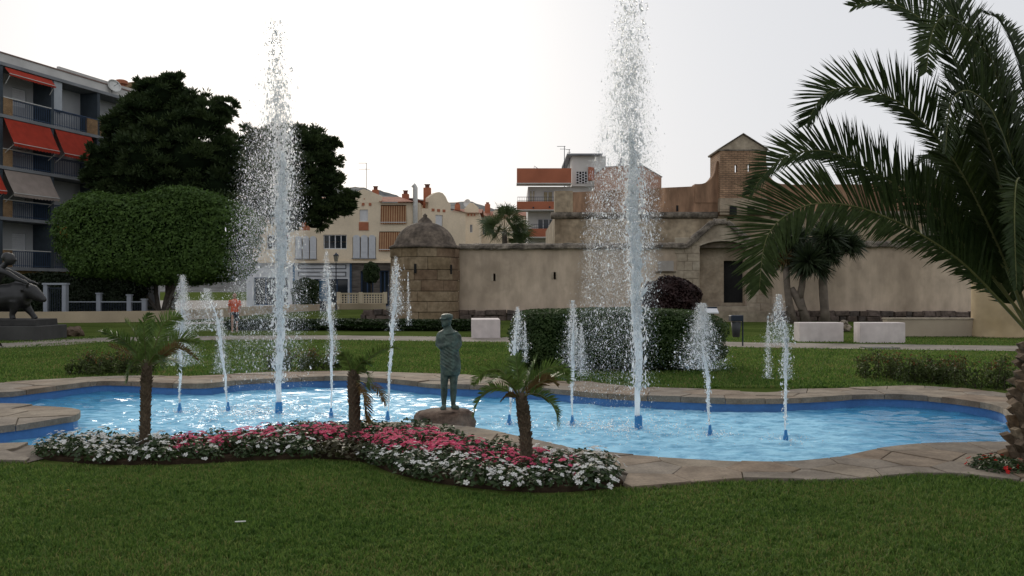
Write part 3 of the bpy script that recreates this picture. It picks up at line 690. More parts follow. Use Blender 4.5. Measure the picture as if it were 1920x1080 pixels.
for a, z_ in ((998, 391), (1028, 390), (1028, 441)): MB().box(ox_(a), ox_(a+2.5), -1.66, -1.605, oz(z_+3), oz(z_)).build('drain_spout', m_dkmetal, ob)
MB().box(ox_(1072), ox_(1135), -.4, 7, oz(350), oz(294)).build('penthouse', m_wh2, ob)
MB().box(ox_(1062), ox_(1128), -.9, 7.5, oz(293.9), oz(290.5)).build('flat_roof', m_grey, ob)
lat = MB().box(ox_(1079), ox_(1101), -.43, -.405, oz(345), oz(323)).build('lattice_window', m_dark, ob)
mb = MB()
for i in range(5): mb.box(ox_(1079+i*5.2), ox_(1080.2+i*5.2), -.5, -.431, oz(345), oz(323))
for i in range(4):
    for j in range(4): mb.box(ox_(1080.2+j*5.2), ox_(1084.2+j*5.2), -.48, -.431, oz(327+i*5+(j % 2)*2.4), oz(325.8+i*5+(j % 2)*2.4))
mb.build('lattice', m_whframe, lat)
MB().box(ox_(1102), ox_(1113), -.7, -.402, oz(340), oz(315)).build('orange_block', m_or, ob)
mb = MB(); mb.prism_y([(ox_(1113), oz(400)), (ox_(1236), oz(400)), (ox_(1236), oz(335)), (ox_(1198), oz(313)), (ox_(1132), oz(317)), (ox_(1113), oz(330))], -1.2, 7); mb.build('gable_block', M('pinkish_render', (.36, .21, .15), .9, .12, .7), ob)
MB().add([(ox_(1112), -1.3, oz(330)), (ox_(1132), -1.3, oz(316)), (ox_(1199), -1.3, oz(312)), (ox_(1238), -1.3, oz(335)), (ox_(1112), 7.2, oz(330)), (ox_(1132), 7.2, oz(316)), (ox_(1199), 7.2, oz(312)), (ox_(1238), 7.2, oz(335))], [(0, 1, 5, 4), (1, 2, 6, 5), (2, 3, 7, 6)]).build('roof_edge', m_grey, ob)
MB().lathe([(.32, 0), (.30, .35), (.12, .7), (.16, .8), (.02, 1.05)], 10, ox_(1166), .5).build('finial', m_grey, ob, loc=(0, 0, oz(315)))
for px, t_, arm in ((1059, 272, 14), (1068, 278, 6)): MB().tube([(ox_(px), .5, oz(350)), (ox_(px), .5, oz(t_))], .035, 6).box(ox_(px-arm), ox_(px+2), .47, .53, oz(t_+1), oz(t_+.3)).box(ox_(px-arm*.6), ox_(px+3), .47, .53, oz(t_+6), oz(t_+5.4)).build('antenna', m_dkmetal, ob)
MB().tube([(ox_(1001), -1, oz(320)), (ox_(1001), -1, oz(314)), (ox_(1008), -1, oz(319))], .03, 6).build('bracket', m_dkmetal, ob)

# ------------------------------------------------------------------ the fort
m_wallr = M('fort_plaster', (.50, .395, .295), .95, .22, .28, col2=(.60, .485, .375), fine=.14, streak=.20, patch=.14, fscale=2.2, bump=.5, bscale=5, stretch=(1, 1, .55))
m_wallo = M('keep_plaster', (.30, .175, .11), .95, .30, .55, col2=(.40, .245, .155), fine=.22, streak=.45, fscale=3, bump=.6, bscale=6, stretch=(1.4, 1.4, .45))
m_wallo2 = M('keep_lower_plaster', (.33, .25, .165), .95, .30, .7, col2=(.44, .355, .25), streak=.3, fine=.25, fscale=3.5, bump=.6, bscale=6)
m_cope = M('mossy_coping', (.10, .085, .07), .95, .35, 2.2, col2=(.24, .205, .165), fine=.35, fscale=9, bump=.9, bscale=9)
m_ash = [M('ashlar_%d' % i, c, .95, .2, 1.6, fine=.2, fscale=6, bump=.6, bscale=10, col2=c2) for i, (c, c2) in enumerate([((.22, .16, .10), (.29, .22, .145)), ((.19, .135, .08), (.25, .185, .115)), ((.24, .17, .105), (.31, .235, .155)), ((.17, .11, .07), (.23, .16, .105))])]
m_gst = [M('gate_stone_%d' % i, c, .95, .18, 1.4, fine=.16, fscale=6, bump=.5, bscale=10, col2=c2) for i, (c, c2) in enumerate([((.33, .27, .20), (.40, .335, .255)), ((.31, .245, .175), (.38, .31, .23)), ((.345, .29, .22), (.42, .36, .28))])]
m_joint = M('dark_joint', (.09, .070, .048), .95, .3, 3)
m_rub = [M('rubble_%d' % i, c, .95, .3, 3, fine=.25, fscale=8, bump=.7, bscale=9) for i, c in enumerate([(.10, .075, .062), (.13, .10, .085), (.085, .070, .062), (.15, .115, .10)])]

def rough_block(w, h, d, seed, j=.03, bev=.04):      # stone with chamfered uneven edges, centred, front at -y
    r = random.Random(seed); g = lambda s=1: r.uniform(-j, j)*s
    o = [(-w/2+g(), -h/2+g()), (w/2+g(), -h/2+g()), (w/2+g(), h/2+g()), (-w/2+g(), h/2+g())]
    i_ = [(x*(1-2*bev/w), z*(1-2*bev/h)) for x, z in o]
    vs = [(x, d/2, z) for x, z in o] + [(x, -d/2+bev, z) for x, z in o] + [(x, -d/2+g(.5), z) for x, z in i_]
    fs = [(3, 2, 1, 0), (8, 9, 10, 11)]
    for k in range(4):
        q = (k+1) % 4; fs += [(k, q, q+4, k+4), (k+4, q+4, q+8, k+8)]
    return MB().add(vs, fs)

# outer curtain wall with the gate
A = Vector((-2.9, 46.6, 0)); B = Vector((24.2, 44.0, 0)); wd = (B-A).normalized(); wang = math.atan2(wd.y, wd.x); WL = (B-A).length
fw = empty('fort_wall', A, wang); tag(fw, 'long pale plastered fort wall with mossy coping and arched stone gateway', 'wall')
def wl_(px):
    r = (px-960)/F; t_ = (r*A.y - A.x)/(wd.x - r*wd.y); return t_
def wzz(px, py):
    Yw = A.y + wd.y*wl_(px); return CH-(py-HZ)*Yw/F
ZP = .52; ZT = wzz(1000, 466)
gx0, gx1, gzt = wl_(1312), wl_(1400), wzz(1350, 461)
gz0 = wzz(1350, 574)
ops = [(gx0, gx1, gz0, ZT)]
for px, py in ((927, 520), (1040, 517)): ops.append((wl_(px)-.06, wl_(px)+.06, wzz(px, py+7), wzz(px, py-7)))
mb = MB(); mb.sheet(0, WL, 0, ZT, ops, 0, .6); mb.shell(0, WL, 0, .9, 0, ZT)
mb.build('wall', m_wallr, fw)
for px, py in ((927, 520), (1040, 517)):
    MB().box(wl_(px)-.07, wl_(px)+.07, .55, .58, wzz(px, py+7.5), wzz(px, py-7.5)).build('loophole', m_dark, fw)
    MB().box(wl_(px)-.17, wl_(px)-.075, -.02, .05, wzz(px, py+7), wzz(px, py-7)).box(wl_(px)+.075, wl_(px)+.12, -.02, .05, wzz(px, py+7), wzz(px, py-7)).build('loophole_trim', m_gst[2], fw)
# coping following the gate's pointed rise
lft = [(0, ZT), (wl_(1288), ZT)]; rise = [(wl_(1340), wzz(1340, 420)), (wl_(1362), wzz(1362, 420)), (wl_(1412), ZT+.05), (WL, ZT)]
line = lft + rise
zs_ = max(gzt, ZT+.02); arch = [(gx0+(gx1-gx0)*t_, zs_+.26*math.sin(PI*t_)**.8) for t_ in np.linspace(0, 1, 13)]
mb = MB(); mb.prism_y([(x, z) for x, z in line] + [(WL, ZT-.01), (gx1, ZT-.01)] + arch[::-1] + [(gx0, ZT-.01), (0, ZT-.01)], .002, .9)
mb.build('gate_pediment', m_gst[0], fw)
pts = []
for i in range(len(line)-1):
    a, b = line[i], line[i+1]; L_ = math.hypot(b[0]-a[0], b[1]-a[1]); k = max(1, int(L_/.9))
    for q in range(k): pts.append((a[0]+(b[0]-a[0])*q/k, a[1]+(b[1]-a[1])*q/k))
pts.append(line[-1]); rr = random.Random(3)
for i in range(len(pts)-1):
    (xa, za), (xb_, zb) = pts[i], pts[i+1]; L_ = math.hypot(xb_-xa, zb-za); a_ = math.atan2(zb-za, xb_-xa)
    prof = [(-.16, -.05), (-.2, .02), (-.17, .17), (.0, .27), (.45, .31), (.9, .24), (1.06, .02), (1.02, -.05)]
    vs = []; n_ = 3
    for s in range(n_+1):
        for y_, h_ in prof: vs.append((L_*s/n_ - (.006 if s == n_ else 0), y_ + rr.uniform(-.025, .025), h_ + rr.uniform(-.03, .03)))
    k = len(prof); fs = [(s*k+q, (s+1)*k+q, (s+1)*k+(q+1) % k, s*k+(q+1) % k) for s in range(n_) for q in range(k)] + [tuple(range(k)), tuple(range((n_+1)*k-1, n_*k-1, -1))]
    MB().add(vs, fs).build('coping_stone', m_cope, fw, loc=(xa, 0, za), rot=(0, -a_, 0))
# gate recess
yb_ = .55; dx0, dx1, dz0, dz1 = wl_(1360), wl_(1397), wzz(1378, 568), wzz(1378, 488)
mb = MB(); mb.sheet(gx0, gx1, gz0, zs_+.29, [(dx0, dx1, dz0, dz1)], yb_, .285); mb.build('gate_back_wall', m_gst[1], fw)
MB().box(dx0-.02, dx1+.02, yb_+.29, yb_+.32, dz0-.02, dz1+.02).build('passage_shade', m_dark, fw)  # thin plate behind the door, the passage's shade painted near-black
fr_ = MB()
for i in range(12):
    (a, za), (b, zb) = arch[i], arch[i+1]
    fr_.add([(a, -.035, za), (b, -.035, zb), (b, -.035, zb+.10), (a, -.035, za+.10), (a, .02, za), (b, .02, zb), (b, .02, zb+.10), (a, .02, za+.10)], [(0, 1, 2, 3), (3, 2, 6, 7), (0, 4, 5, 1)])
fr_.build('arch_trim', m_gst[2], fw)
rr = random.Random(9)
for side, (xa, xz) in enumerate(((wl_(1262), gx0), (gx1, wl_(1448)))):      # dressed stones beside the gate
    z = ZP-.05; row = 0
    while z < gzt+.1:
        h = .44+rr.uniform(-.04, .05); xs_ = [xa+rr.uniform(-.15, .25) if side == 0 else xa, xz if side == 0 else xz+rr.uniform(-.25, .15)]
        if row % 2: cut = [xs_[0], xs_[0]+(xs_[1]-xs_[0])*rr.uniform(.3, .45), xs_[0]+(xs_[1]-xs_[0])*rr.uniform(.65, .8), xs_[1]]
        else: cut = [xs_[0], xs_[0]+(xs_[1]-xs_[0])*rr.uniform(.4, .6), xs_[1]]
        for q in range(len(cut)-1):
            w = cut[q+1]-cut[q]-.014
            rough_block(w, h-.016, .16, rr.random(), .004, .012).build('gate_stone', rr.choice(m_gst), fw, loc=((cut[q]+cut[q+1])/2, .035, z+h/2))
        z += h; row += 1
MB().box(gx0-.3, gx1+.5, -1.0, yb_, gz0-.22, gz0).build('threshold', m_gst[2], fw); MB().box(gx0-.6, gx1+1.1, -1.5, -1.001, .0, gz0-.23).build('step', m_gst[0], fw)
MB().box(gx0-.6, gx1+1.1, -1.0, -.1, .0, gz0-.222).build('landing', m_gst[1], fw)
MB().box(wl_(1233), wl_(1263), -.05, .02, wzz(1248, 508), wzz(1248, 489)).build('plaque', M('plaque_marble', (.34, .31, .28), .5, .1, 2), fw); MB().box(wl_(1229), wl_(1267), -.1, .02, wzz(1248, 511), wzz(1248, 509)).build('plaque_shelf', m_joint, fw)
MB().box(wl_(1562), wl_(1566), -.08, .02, wzz(1564, 514), wzz(1564, 500)).build('wall_lamp_plate', m_gst[2], fw)

# rubble footing along the wall
rf = empty('rubble_footing', A + Vector((0, -.02, 0)), wang); tag(rf, 'low dark rubble-stone footing running along the foot of the fort wall', 'wall')
MB().box(-5.3, wl_(1290), -.38, -.02, 0, .40).box(wl_(1450), WL, -.38, -.02, 0, .40).build('core', m_joint, rf)
shp = [rough_block(rr.uniform(.8, 1.1), 1, .5, 100+i, .06, .09).mesh('rubble_stone') for i in range(8)]
for i, me in enumerate(shp): me.materials.append(m_rub[i % 4])
x = -5.4; row = 0; cnt = 0
for row in range(2):
    x = -5.4 + row*.2
    while x < WL:
        w = rr.uniform(.28, .75); h = rr.uniform(.24, .33)
        if not (wl_(1287) < x+w/2 < wl_(1452)):
            o = link('rubble_stone', shp[rr.randrange(8)], None, rf, (x+w/2, -.36+rr.uniform(-.05, .05), .13+row*.28+rr.uniform(-.02, .02)), (rr.uniform(-.06, .06), rr.uniform(-.05, .05), 0)); o.scale = (w*1.02, .6, h); cnt += 1
        x += w
print('rubble', cnt)

# corner sentry turret of dressed stone
tc = Vector(((797-960)/F*46.4, 46.4, 0)); tu = empty('sentry_turret', tc); tag(tu, 'round sandstone sentry turret with dark weathered dome at the corner of the fort', 'turret')
R_ = 1.86; kt = 46.4/F
def tz(p): return CH-(p-HZ)*kt
MB().lathe([(R_-.05, 0), (R_-.07, tz(466))], 40).build('core', m_joint, tu, smooth=True)
rows = [tz(604), tz(584), tz(565), tz(546), tz(526), tz(507), tz(484), tz(467)]
def arc_stone(a0, a1, r0, r1, z0, z1, rnd):
    k = max(3, int((a1-a0)/.12)); vs = []; fs = []
    for i in range(k+1):
        a = a0+(a1-a0)*i/k; e = .012 if i in (0, k) else 0; jj = rnd.uniform(-.008, .008)
        for r, z in ((r0, z0), (r1-.02-e, z0), (r1+jj-e, z0+.02), (r1+jj-e, z1-.02), (r1-.02-e, z1), (r0, z1)): vs.append((r*math.cos(a), r*math.sin(a), z))
    for i in range(k):
        for q in range(6): fs.append((i*6+q, i*6+(q+1) % 6, (i+1)*6+(q+1) % 6, (i+1)*6+q))
    fs += [tuple(range(5, -1, -1)), tuple(range(k*6, k*6+6))]
    return MB().add(vs, fs)
rr = random.Random(5)
for i in range(len(rows)-1):
    a = rr.uniform(0, .6); end = a+2*PI
    while a < end-.05:
        da = rr.uniform(.42, .95); b = min(a+da, end)
        if end-b < .3: b = end
        mid = ((a+b)/2) % (2*PI)
        arc_stone(a+.006, b-.006, R_-.2, R_+rr.uniform(-.012, .03), rows[i]+.012, rows[i+1]-.012, rr).build('turret_stone', rr.choice(m_ash), tu)
        a = b
for px, py in ((786, 505), (848, 506)):
    s_ = (px-797)*kt/R_; a_ = -PI/2 + math.asin(max(-1, min(1, s_)))
    MB().box(-.06, .06, -.03, .1, tz(py+8.5), tz(py-8.5)).build('loophole', m_dark, tu, loc=((R_+.015)*math.cos(a_), (R_+.015)*math.sin(a_), 0), rot=(0, 0, a_+PI/2))  # plate set on the stone, shade of the slit painted on
m_dome = M('weathered_dome', (.085, .068, .055), .95, .35, 1.6, col2=(.17, .135, .105), fine=.35, fscale=6, bump=.8, bscale=7)
dp = [(R_-.05, tz(467)), (R_+.06, tz(467.5)), (R_+.10, tz(465)), (R_+.05, tz(462.5)), (R_-.16, tz(459)), (R_-.24, tz(453)), (R_-.33, tz(446)), (R_-.47, tz(438)), (R_-.65, tz(431)), (R_-.90, tz(424.5)), (R_-1.2, tz(420)), (.42, tz(417.8)), (.36, tz(414)), (.22, tz(409.5)), (.10, tz(406.5)), (.13, tz(404.5)), (.07, tz(402)), (.01, tz(400))]
MB().lathe(dp, 40).build('dome', m_dome, tu, smooth=True)

# keep behind the wall
YK = 52.5; kk = YK/F
kp = empty('fort_keep', (0, YK, 0)); tag(kp, 'ochre fort keep with rounded string course rising behind the outer wall', 'building')
def kx(p): return (p-960)*kk
def kz(p): return CH-(p-HZ)*kk
mb = MB(); mb.sheet(kx(1040), kx(1790), 0, kz(405), [(kx(1364), kx(1377), kz(411), kz(405.5)), (kx(1397), kx(1410), kz(411), kz(405.5))], 0, .5); mb.shell(kx(1040), kx(1790), 0, 14, 0, kz(405)); mb.build('lower_wall', m_wallo2, kp)
mb = MB(); mb.prism_y([(kx(1043), kz(404.9)), (kx(1782), kz(404.9)), (kx(1782), kz(334)), (kx(1700), kz(336)), (kx(1640), kz(345)), (kx(1482), kz(346)), (kx(1482), kz(346)), (kx(1306), kz(349)), (kx(1240), kz(352)), (kx(1080), kz(360)), (kx(1043), kz(360))], .02, .75); mb.build('parapet', m_wallo, kp)
MB().box(kx(1040), kx(1074), -.06, .9, kz(398), kz(358)).build('corner_pier', m_wallo2, kp)
MB().tube([(kx(1033), -.02, kz(404.5)), (kx(1345), -.02, kz(403.5))], .21, 12).build('string_course', m_cope, kp, smooth=True)
MB().tube([(kx(1445), -.02, kz(403)), (kx(1792), -.02, kz(402))], .21, 12).build('string_course', m_cope, kp, smooth=True)
MB().box(kx(1268), kx(1272), -.02, .019, kz(396), kz(385)).build('loophole', m_dark, kp)  # no hole cut: the slit's shade is a near-black plate
# bell tower: brick box with two see-through slits, gable, swept shoulders
bx0, bx1 = kx(1347), kx(1433); dpt = 2.6; bt_, bb = kz(283), kz(373)
sl = [(kx(1374.5), kx(1378.5), kz(325), kz(311)), (kx(1398.5), kx(1402.5), kz(323.5), kz(309.5))]
m_brk = brick_mat('tower_brick', (.42, .265, .165), (.34, .21, .13), (.20, .135, .09), 1.0, .36, .115, .022)
bk = MB(); bk.sheet(bx0, bx1, bb, bt_, sl, -.45, .3); 
for a, b, c, d in [( -bx1, -bx0, bb, bt_)]:
    back = MB().sheet(-bx1, -bx0, bb, bt_, [(-s[1]-.95, -s[0]-.35, s[2]+.05, s[3]+.75) for s in sl], 0, .3)
    bk.add([(-x, -y+dpt-.45, z) for x, y, z in back.v], back.f)
bk.quad((bx0, dpt-.45, bb), (bx0, -.45, bb), (bx0, -.45, bt_), (bx0, dpt-.45, bt_)); bk.quad((bx1, -.45, bb), (bx1, dpt-.45, bb), (bx1, dpt-.45, bt_), (bx1, -.45, bt_))
bk.build('brick_tower', m_brk, kp)
MB().box(bx0-.03, bx1+.03, -.52, dpt-.4, kz(394), bb).build('tower_base', m_gst[1], kp)
for a, b in ((1364, 1377), (1397, 1410)): MB().box(kx(a), kx(b), -.56, -.525, kz(404), kz(388)).build('drop_slot', m_dark, kp)  # slots are surface plates coloured as deep shade
MB().box(bx0-.03, bx1+.03, -.5, -.03, kz(398), kz(394.1)).tube([(bx0, -.4, kz(402)), (bx1, -.4, kz(402))], .10, 8).build('corbel_band', m_gst[1], kp)
MB().prism_y([(bx0-.02, bt_+.02), (bx1+.02, bt_+.02), ((bx0+bx1)/2, kz(254.6))], -.42, dpt-.5).build('tower_gable', m_gst[0], kp)
gm = MB(); pk = ((bx0+bx1)/2, kz(254)); e0, e1 = (bx0-.12, kz(283.5)), (bx1+.12, kz(283.5))
for (a, b) in ((e0, pk), (pk, e1)):
    gm.add([(a[0], -.52, a[1]), (b[0], -.52, b[1]), (b[0], dpt-.3, b[1]), (a[0], dpt-.3, a[1]), (a[0], -.52, a[1]+.07), (b[0], -.52, b[1]+.07), (b[0], dpt-.3, b[1]+.07), (a[0], dpt-.3, a[1]+.07)], [(0, 1, 5, 4), (4, 5, 6, 7), (1, 0, 3, 2), (0, 4, 7, 3), (2, 3, 7, 6)])
gm.box(bx0-.1, bx1+.1, -.5, dpt-.35, bt_-.06, bt_+.015).build('tower_roof', m_cope, kp)
for sgn, xe, name in ((-1, bx0, 'swept_shoulder'), (1, bx1, 'swept_shoulder')):
    poly = [(xe, kz(380)), (xe, kz(302)), (xe+sgn*kk*3, kz(302))]
    for t_ in np.linspace(0, 1, 10): poly.append((xe+sgn*kk*(5+31*(1-math.cos(t_*PI/2))), kz(312+33*math.sin(t_*PI/2))))
    poly += [(xe+sgn*kk*44, kz(345)), (xe+sgn*kk*44, kz(380))]
    if sgn > 0: poly = poly[::-1]
    MB().prism_y(poly, -.02, .9).build(name, m_wallo, kp)

# rounded pier and low wall at the right end of the wall
m_pier = M('ochre_pier_plaster', (.43, .32, .18), .95, .14, .6, col2=(.47, .37, .24), fine=.10, fscale=3, bump=.4, bscale=6)
pr = empty('rounded_pier', P(1869, 545, 29.6)*1); pr.location.z = 0; tag(pr, 'rounded ochre plastered pier behind the arching palm frond at far right', 'pier')
MB().lathe([(.86, 0), (.84, .05), (.80, .6), (.78, 3.3), (.72, 3.42), (.5, 3.5)], 32).build('shaft', m_pier, pr, smooth=True)
MB().box(.3, 9.5, -.2, .5, 0, 2.9).build('side_wall', m_pier, pr)
lw = empty('low_wall', P(1750, 545, 29.9)); lw.location.z = 0; tag(lw, 'low cream plaster wall joining the rounded pier, behind the right white block', 'wall')
MB().box((1658-1750)/F*29.9, (1830-1750)/F*29.9, -.25, .15, 0, .60).build('body', M('low_wall_plaster', (.40, .33, .25), .95, .15, .8, fine=.12), lw, bevel=.02)
MB().box((1657-1750)/F*29.9, (1831-1750)/F*29.9, -.28, .18, .602, .65).build('cap', m_gst[2], lw)

# three white blocks on the lawn
m_blk = M('white_painted_block', (.60, .53, .51), .9, .06, 1.5, col2=(.65, .585, .56), fine=.07, fscale=5, streak=.12)
def block(px0, px1, yt, yb, lab, rot=0, dep=.55):
    c = G((px0+px1)/2, yb, 0); w = (px1-px0)/F*c.y; h = CH-(yt-HZ)*c.y/F
    o = MB().box(-w/2, w/2, 0, dep, -.05, h).build('block_seat', m_blk, None, loc=(c.x, c.y, 0), rot=(0, 0, rot), bevel=.018)
    tag(o, lab, 'block', 'white blocks on the lawn')
block(1499, 1582, 605, 641, 'long white block on the lawn in front of the yucca trunks', 0)
block(1613, 1697, 605, 643, 'long white block on the lawn in front of the low cream wall', rad(-2))
block(884, 938, 599, 634, 'white block on the lawn between the statue and the big hedge', rad(3), 1.6)

# boundary wall, gate posts and lattice parapet on the left
bdp = [(-30, 41.8), P(60, 0, 42.0), P(300, 0, 44.0), P(400, 0, 50.0), P(480, 0, 57.0), P(560, 0, 66.0), P(635, 0, 72.5), P(722, 0, 73.5)]
bo = empty('boundary_wall', (0, 0, 0)); bo.location = (P(300, 0, 44).x, 44, 0); tag(bo, 'low cream boundary wall with pierced parapet edging the lawn before the houses', 'wall')
for i in range(len(bdp)-1):
    a, b = Vector(bdp[i][:2]), Vector(bdp[i+1][:2]); d_ = b-a; q = math.atan2(d_.y, d_.x)
    MB().box(0, d_.length+.05, -.13, .13, 0, .56 if i < 5 else .5).build('wall_section', M('boundary_plaster', (.42, .34, .24), .95, .15, .6, fine=.12), bo, loc=(a.x-bo.location.x, a.y-44, 0), rot=(0, 0, q))
a, b = Vector(bdp[6][:2]), Vector(bdp[7][:2]); d_ = b-a; q = math.atan2(d_.y, d_.x); Lx = d_.length
mb = MB(); nn = 17; zz0, zz1 = .5, 1.28
for i in range(nn+1): mb.box(Lx*i/nn-.045, Lx*i/nn+.045, -.1, .1, zz0, zz1)
for j in range(5): mb.box(0, Lx, -.095, .095, zz0+.02+(zz1-zz0)*j/4-.035, zz0+.02+(zz1-zz0)*j/4+.035)
mb.box(-.1, Lx+.1, -.14, .14, zz1+.056, zz1+.13)
for i in (0, nn//2, nn): mb.box(Lx*i/nn-.16, Lx*i/nn+.16, -.15, .15, zz0, zz1+.2)
mb.build('pierced_parapet', m_cream, bo, loc=(a.x-bo.location.x, a.y-44, 0), rot=(0, 0, q))

m_post = M('white_gate_paint', (.27, .29, .33), .85, .1, 1.2)
gf = empty('garden_gate', P(105, 0, 43.2)); gf.location.z = 0; tag(gf, 'white framed garden gateway with dark gate behind the bronze bull', 'gate')
g1 = 43.2/F
for a, b in ((84, 91), (119, 126)): MB().box((a-105)*g1, (b-105)*g1, -.15, .15, 0, CH-(534-HZ)*g1).build('gate_post', m_post, gf)
MB().box((84-105)*g1-.05, (126-105)*g1+.05, -.18, .18, CH-(534-HZ)*g1, CH-(530.5-HZ)*g1).build('lintel', m_post, gf)
mb = MB()
for i in range(9): mb.box((92+i*3.3-105)*g1-.012, (92+i*3.3-105)*g1+.012, -.012, .012, .1, 1.75)
mb.box((91-105)*g1, (119-105)*g1, -.02, .02, 1.7, 1.76).build('gate_bars', m_dkmetal, gf)
for k, (px, top, lab) in enumerate(((186, 549, 'white fence pillar right of the garden gateway'), (243, 552, 'white fence pillar at the left of the clipped tree trunk'), (271, 560, 'white fence pillar half hidden by the slanting stem of the clipped tree'))):
    z_ = CH-(top-HZ)*44.5/F; pp = P(px, 0, 44.5)
    o = empty('fence_pillar', (pp.x, pp.y, 0)); tag(o, lab, 'pillar', 'white fence pillars')
    MB().box(-.11, .11, -.11, .11, 0, z_-.06).build('shaft', m_post, o, bevel=.01); MB().box(-.14, .14, -.14, .14, z_-.06, z_).build('cap', m_post, o)
fr = empty('fence_rails', P(180, 0, 44.4)); fr.location.z = 0; tag(fr, 'white horizontal fence rail running between the pillars left of the clipped tree', 'fence')
r1 = 44.4/F
MB().box((126-180)*r1, (272-180)*r1, .0, .05, CH-(567-HZ)*r1, CH-(565-HZ)*r1).build('rail', m_post, fr)
mb = MB()
for i in range(48): mb.box((127+i*3.02-180)*r1-.01, (127+i*3.02-180)*r1+.01, .06, .08, .1, 1.0)
mb.build('fence_bars', m_dkmetal, fr)
# ------------------------------------------------------------------ vegetation
def lm(name, c, c2, trans=.3, rough=.6, scale=3.0, spec=.25, fine=.3, fscale=30):
    return M(name, c, rough, .0, scale, col2=c2, trans=trans, spec=spec, fine=fine, fscale=fscale)
m_bark = M('grey_bark', (.12, .105, .09), .95, .3, 6, bump=.8, bscale=14)
m_barkd = M('dark_bark', (.055, .042, .033), .95, .3, 6, bump=.8, bscale=14)

def sphere_pts(n, rs): return nrm(rs.normal(0, 1, (n, 3)))

# --- clipped box-headed tree
rs = np.random.RandomState(31)
fx = empty('clipped_ficus_tree', P(302, 0, 46.5)); fx.location.z = 0
tag(fx, 'wide tree clipped to a rounded green block behind the low boundary wall', 'tree')
hw, hd, zc, hh = 5.15, 2.6, 4.42, 2.45
def shell_pts(n, half, e, rs):           # even points on a rounded box, with their outward normals
    h = np.array(half, float); ar = np.array([h[1]*h[2], h[0]*h[2], h[0]*h[1]]); ax = rs.choice(3, n, p=ar/ar.sum())
    p = rs.uniform(-1, 1, (n, 3)); p[np.arange(n), ax] = np.sign(rs.uniform(-1, 1, n)); k = 2.0/e
    p = p/(np.sum(np.abs(p)**k, 1)[:, None])**(1/k); nn = nrm(np.sign(p)*np.abs(p)**(k-1)/h); return p, nn
def superq(d, e=.33):
    return np.sign(d)*np.abs(d)**e
N_ = 62000; s_, nd = shell_pts(N_, (hw, hd, hh), .5, rs); d = nrm(s_)
lump = 1 + .045*np.sin(d[:, 0]*9+1)*np.sin(d[:, 2]*7) + .035*np.sin(d[:, 1]*11+d[:, 0]*5) + .025*np.sin(d[:, 0]*31)*np.sin(d[:, 2]*27+d[:, 1]*19)
r = 1 - np.abs(rs.normal(0, .05, N_)) + .07*rs.rand(N_)*(rs.rand(N_) < .09); s_ = s_*(lump*r)[:, None]
c = s_*np.array([hw, hd, hh]) + np.array([0, 0, zc])
low = c[:, 2] < zc; c[low, 0] *= 1 - .10*((zc-c[low, 2])/hh); c[:, 2] += .25*np.sin(c[:, 0]*1.1)*np.clip((c[:, 2]-zc)/hh, 0, 1)
nn_ = nrm(nd + np.array([0, 0, .35]))
link('crown', leaf_mesh('crown', c, nn_, rs.uniform(.11, .22, N_), .55, .55, .08), lm('ficus_leaf', (.040, .080, .016), (.10, .175, .036), .35), fx)
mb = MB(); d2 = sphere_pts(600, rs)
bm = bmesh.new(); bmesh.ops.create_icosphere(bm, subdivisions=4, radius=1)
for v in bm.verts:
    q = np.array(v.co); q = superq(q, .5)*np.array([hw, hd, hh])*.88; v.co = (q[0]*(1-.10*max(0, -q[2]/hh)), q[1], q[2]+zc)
me = bpy.data.meshes.new('shade_core'); bm.to_mesh(me); bm.free()
link('shade_core', me, M('crown_core_dark', (.012, .024, .007), 1, .4, 6, spec=0), fx)  # opaque core, green darkened to imitate shade inside the crown
mb = MB()
for a, b, r0 in (((.0, 0, 0), (.55, .1, 2.3), .16), ((.1, 0, 0), (-1.6, -.1, 2.4), .12), ((.05, .1, 0), (1.6, .2, 2.6), .13), ((-.1, 0, 0), (-.5, .3, 2.5), .14), ((.1, -.1, 0), (1.1, -.3, 2.4), .10)):
    a, b = Vector(a), Vector(b); mid = a.lerp(b, .5) + Vector((.1*a.x, 0, .05)); mb.tube([a, a.lerp(mid, .5)+Vector((0.03, 0, 0)), mid, b], [r0*1.2, r0, r0*.85, r0*.6], 8)
mb.build('trunk', m_bark, fx, smooth=True)

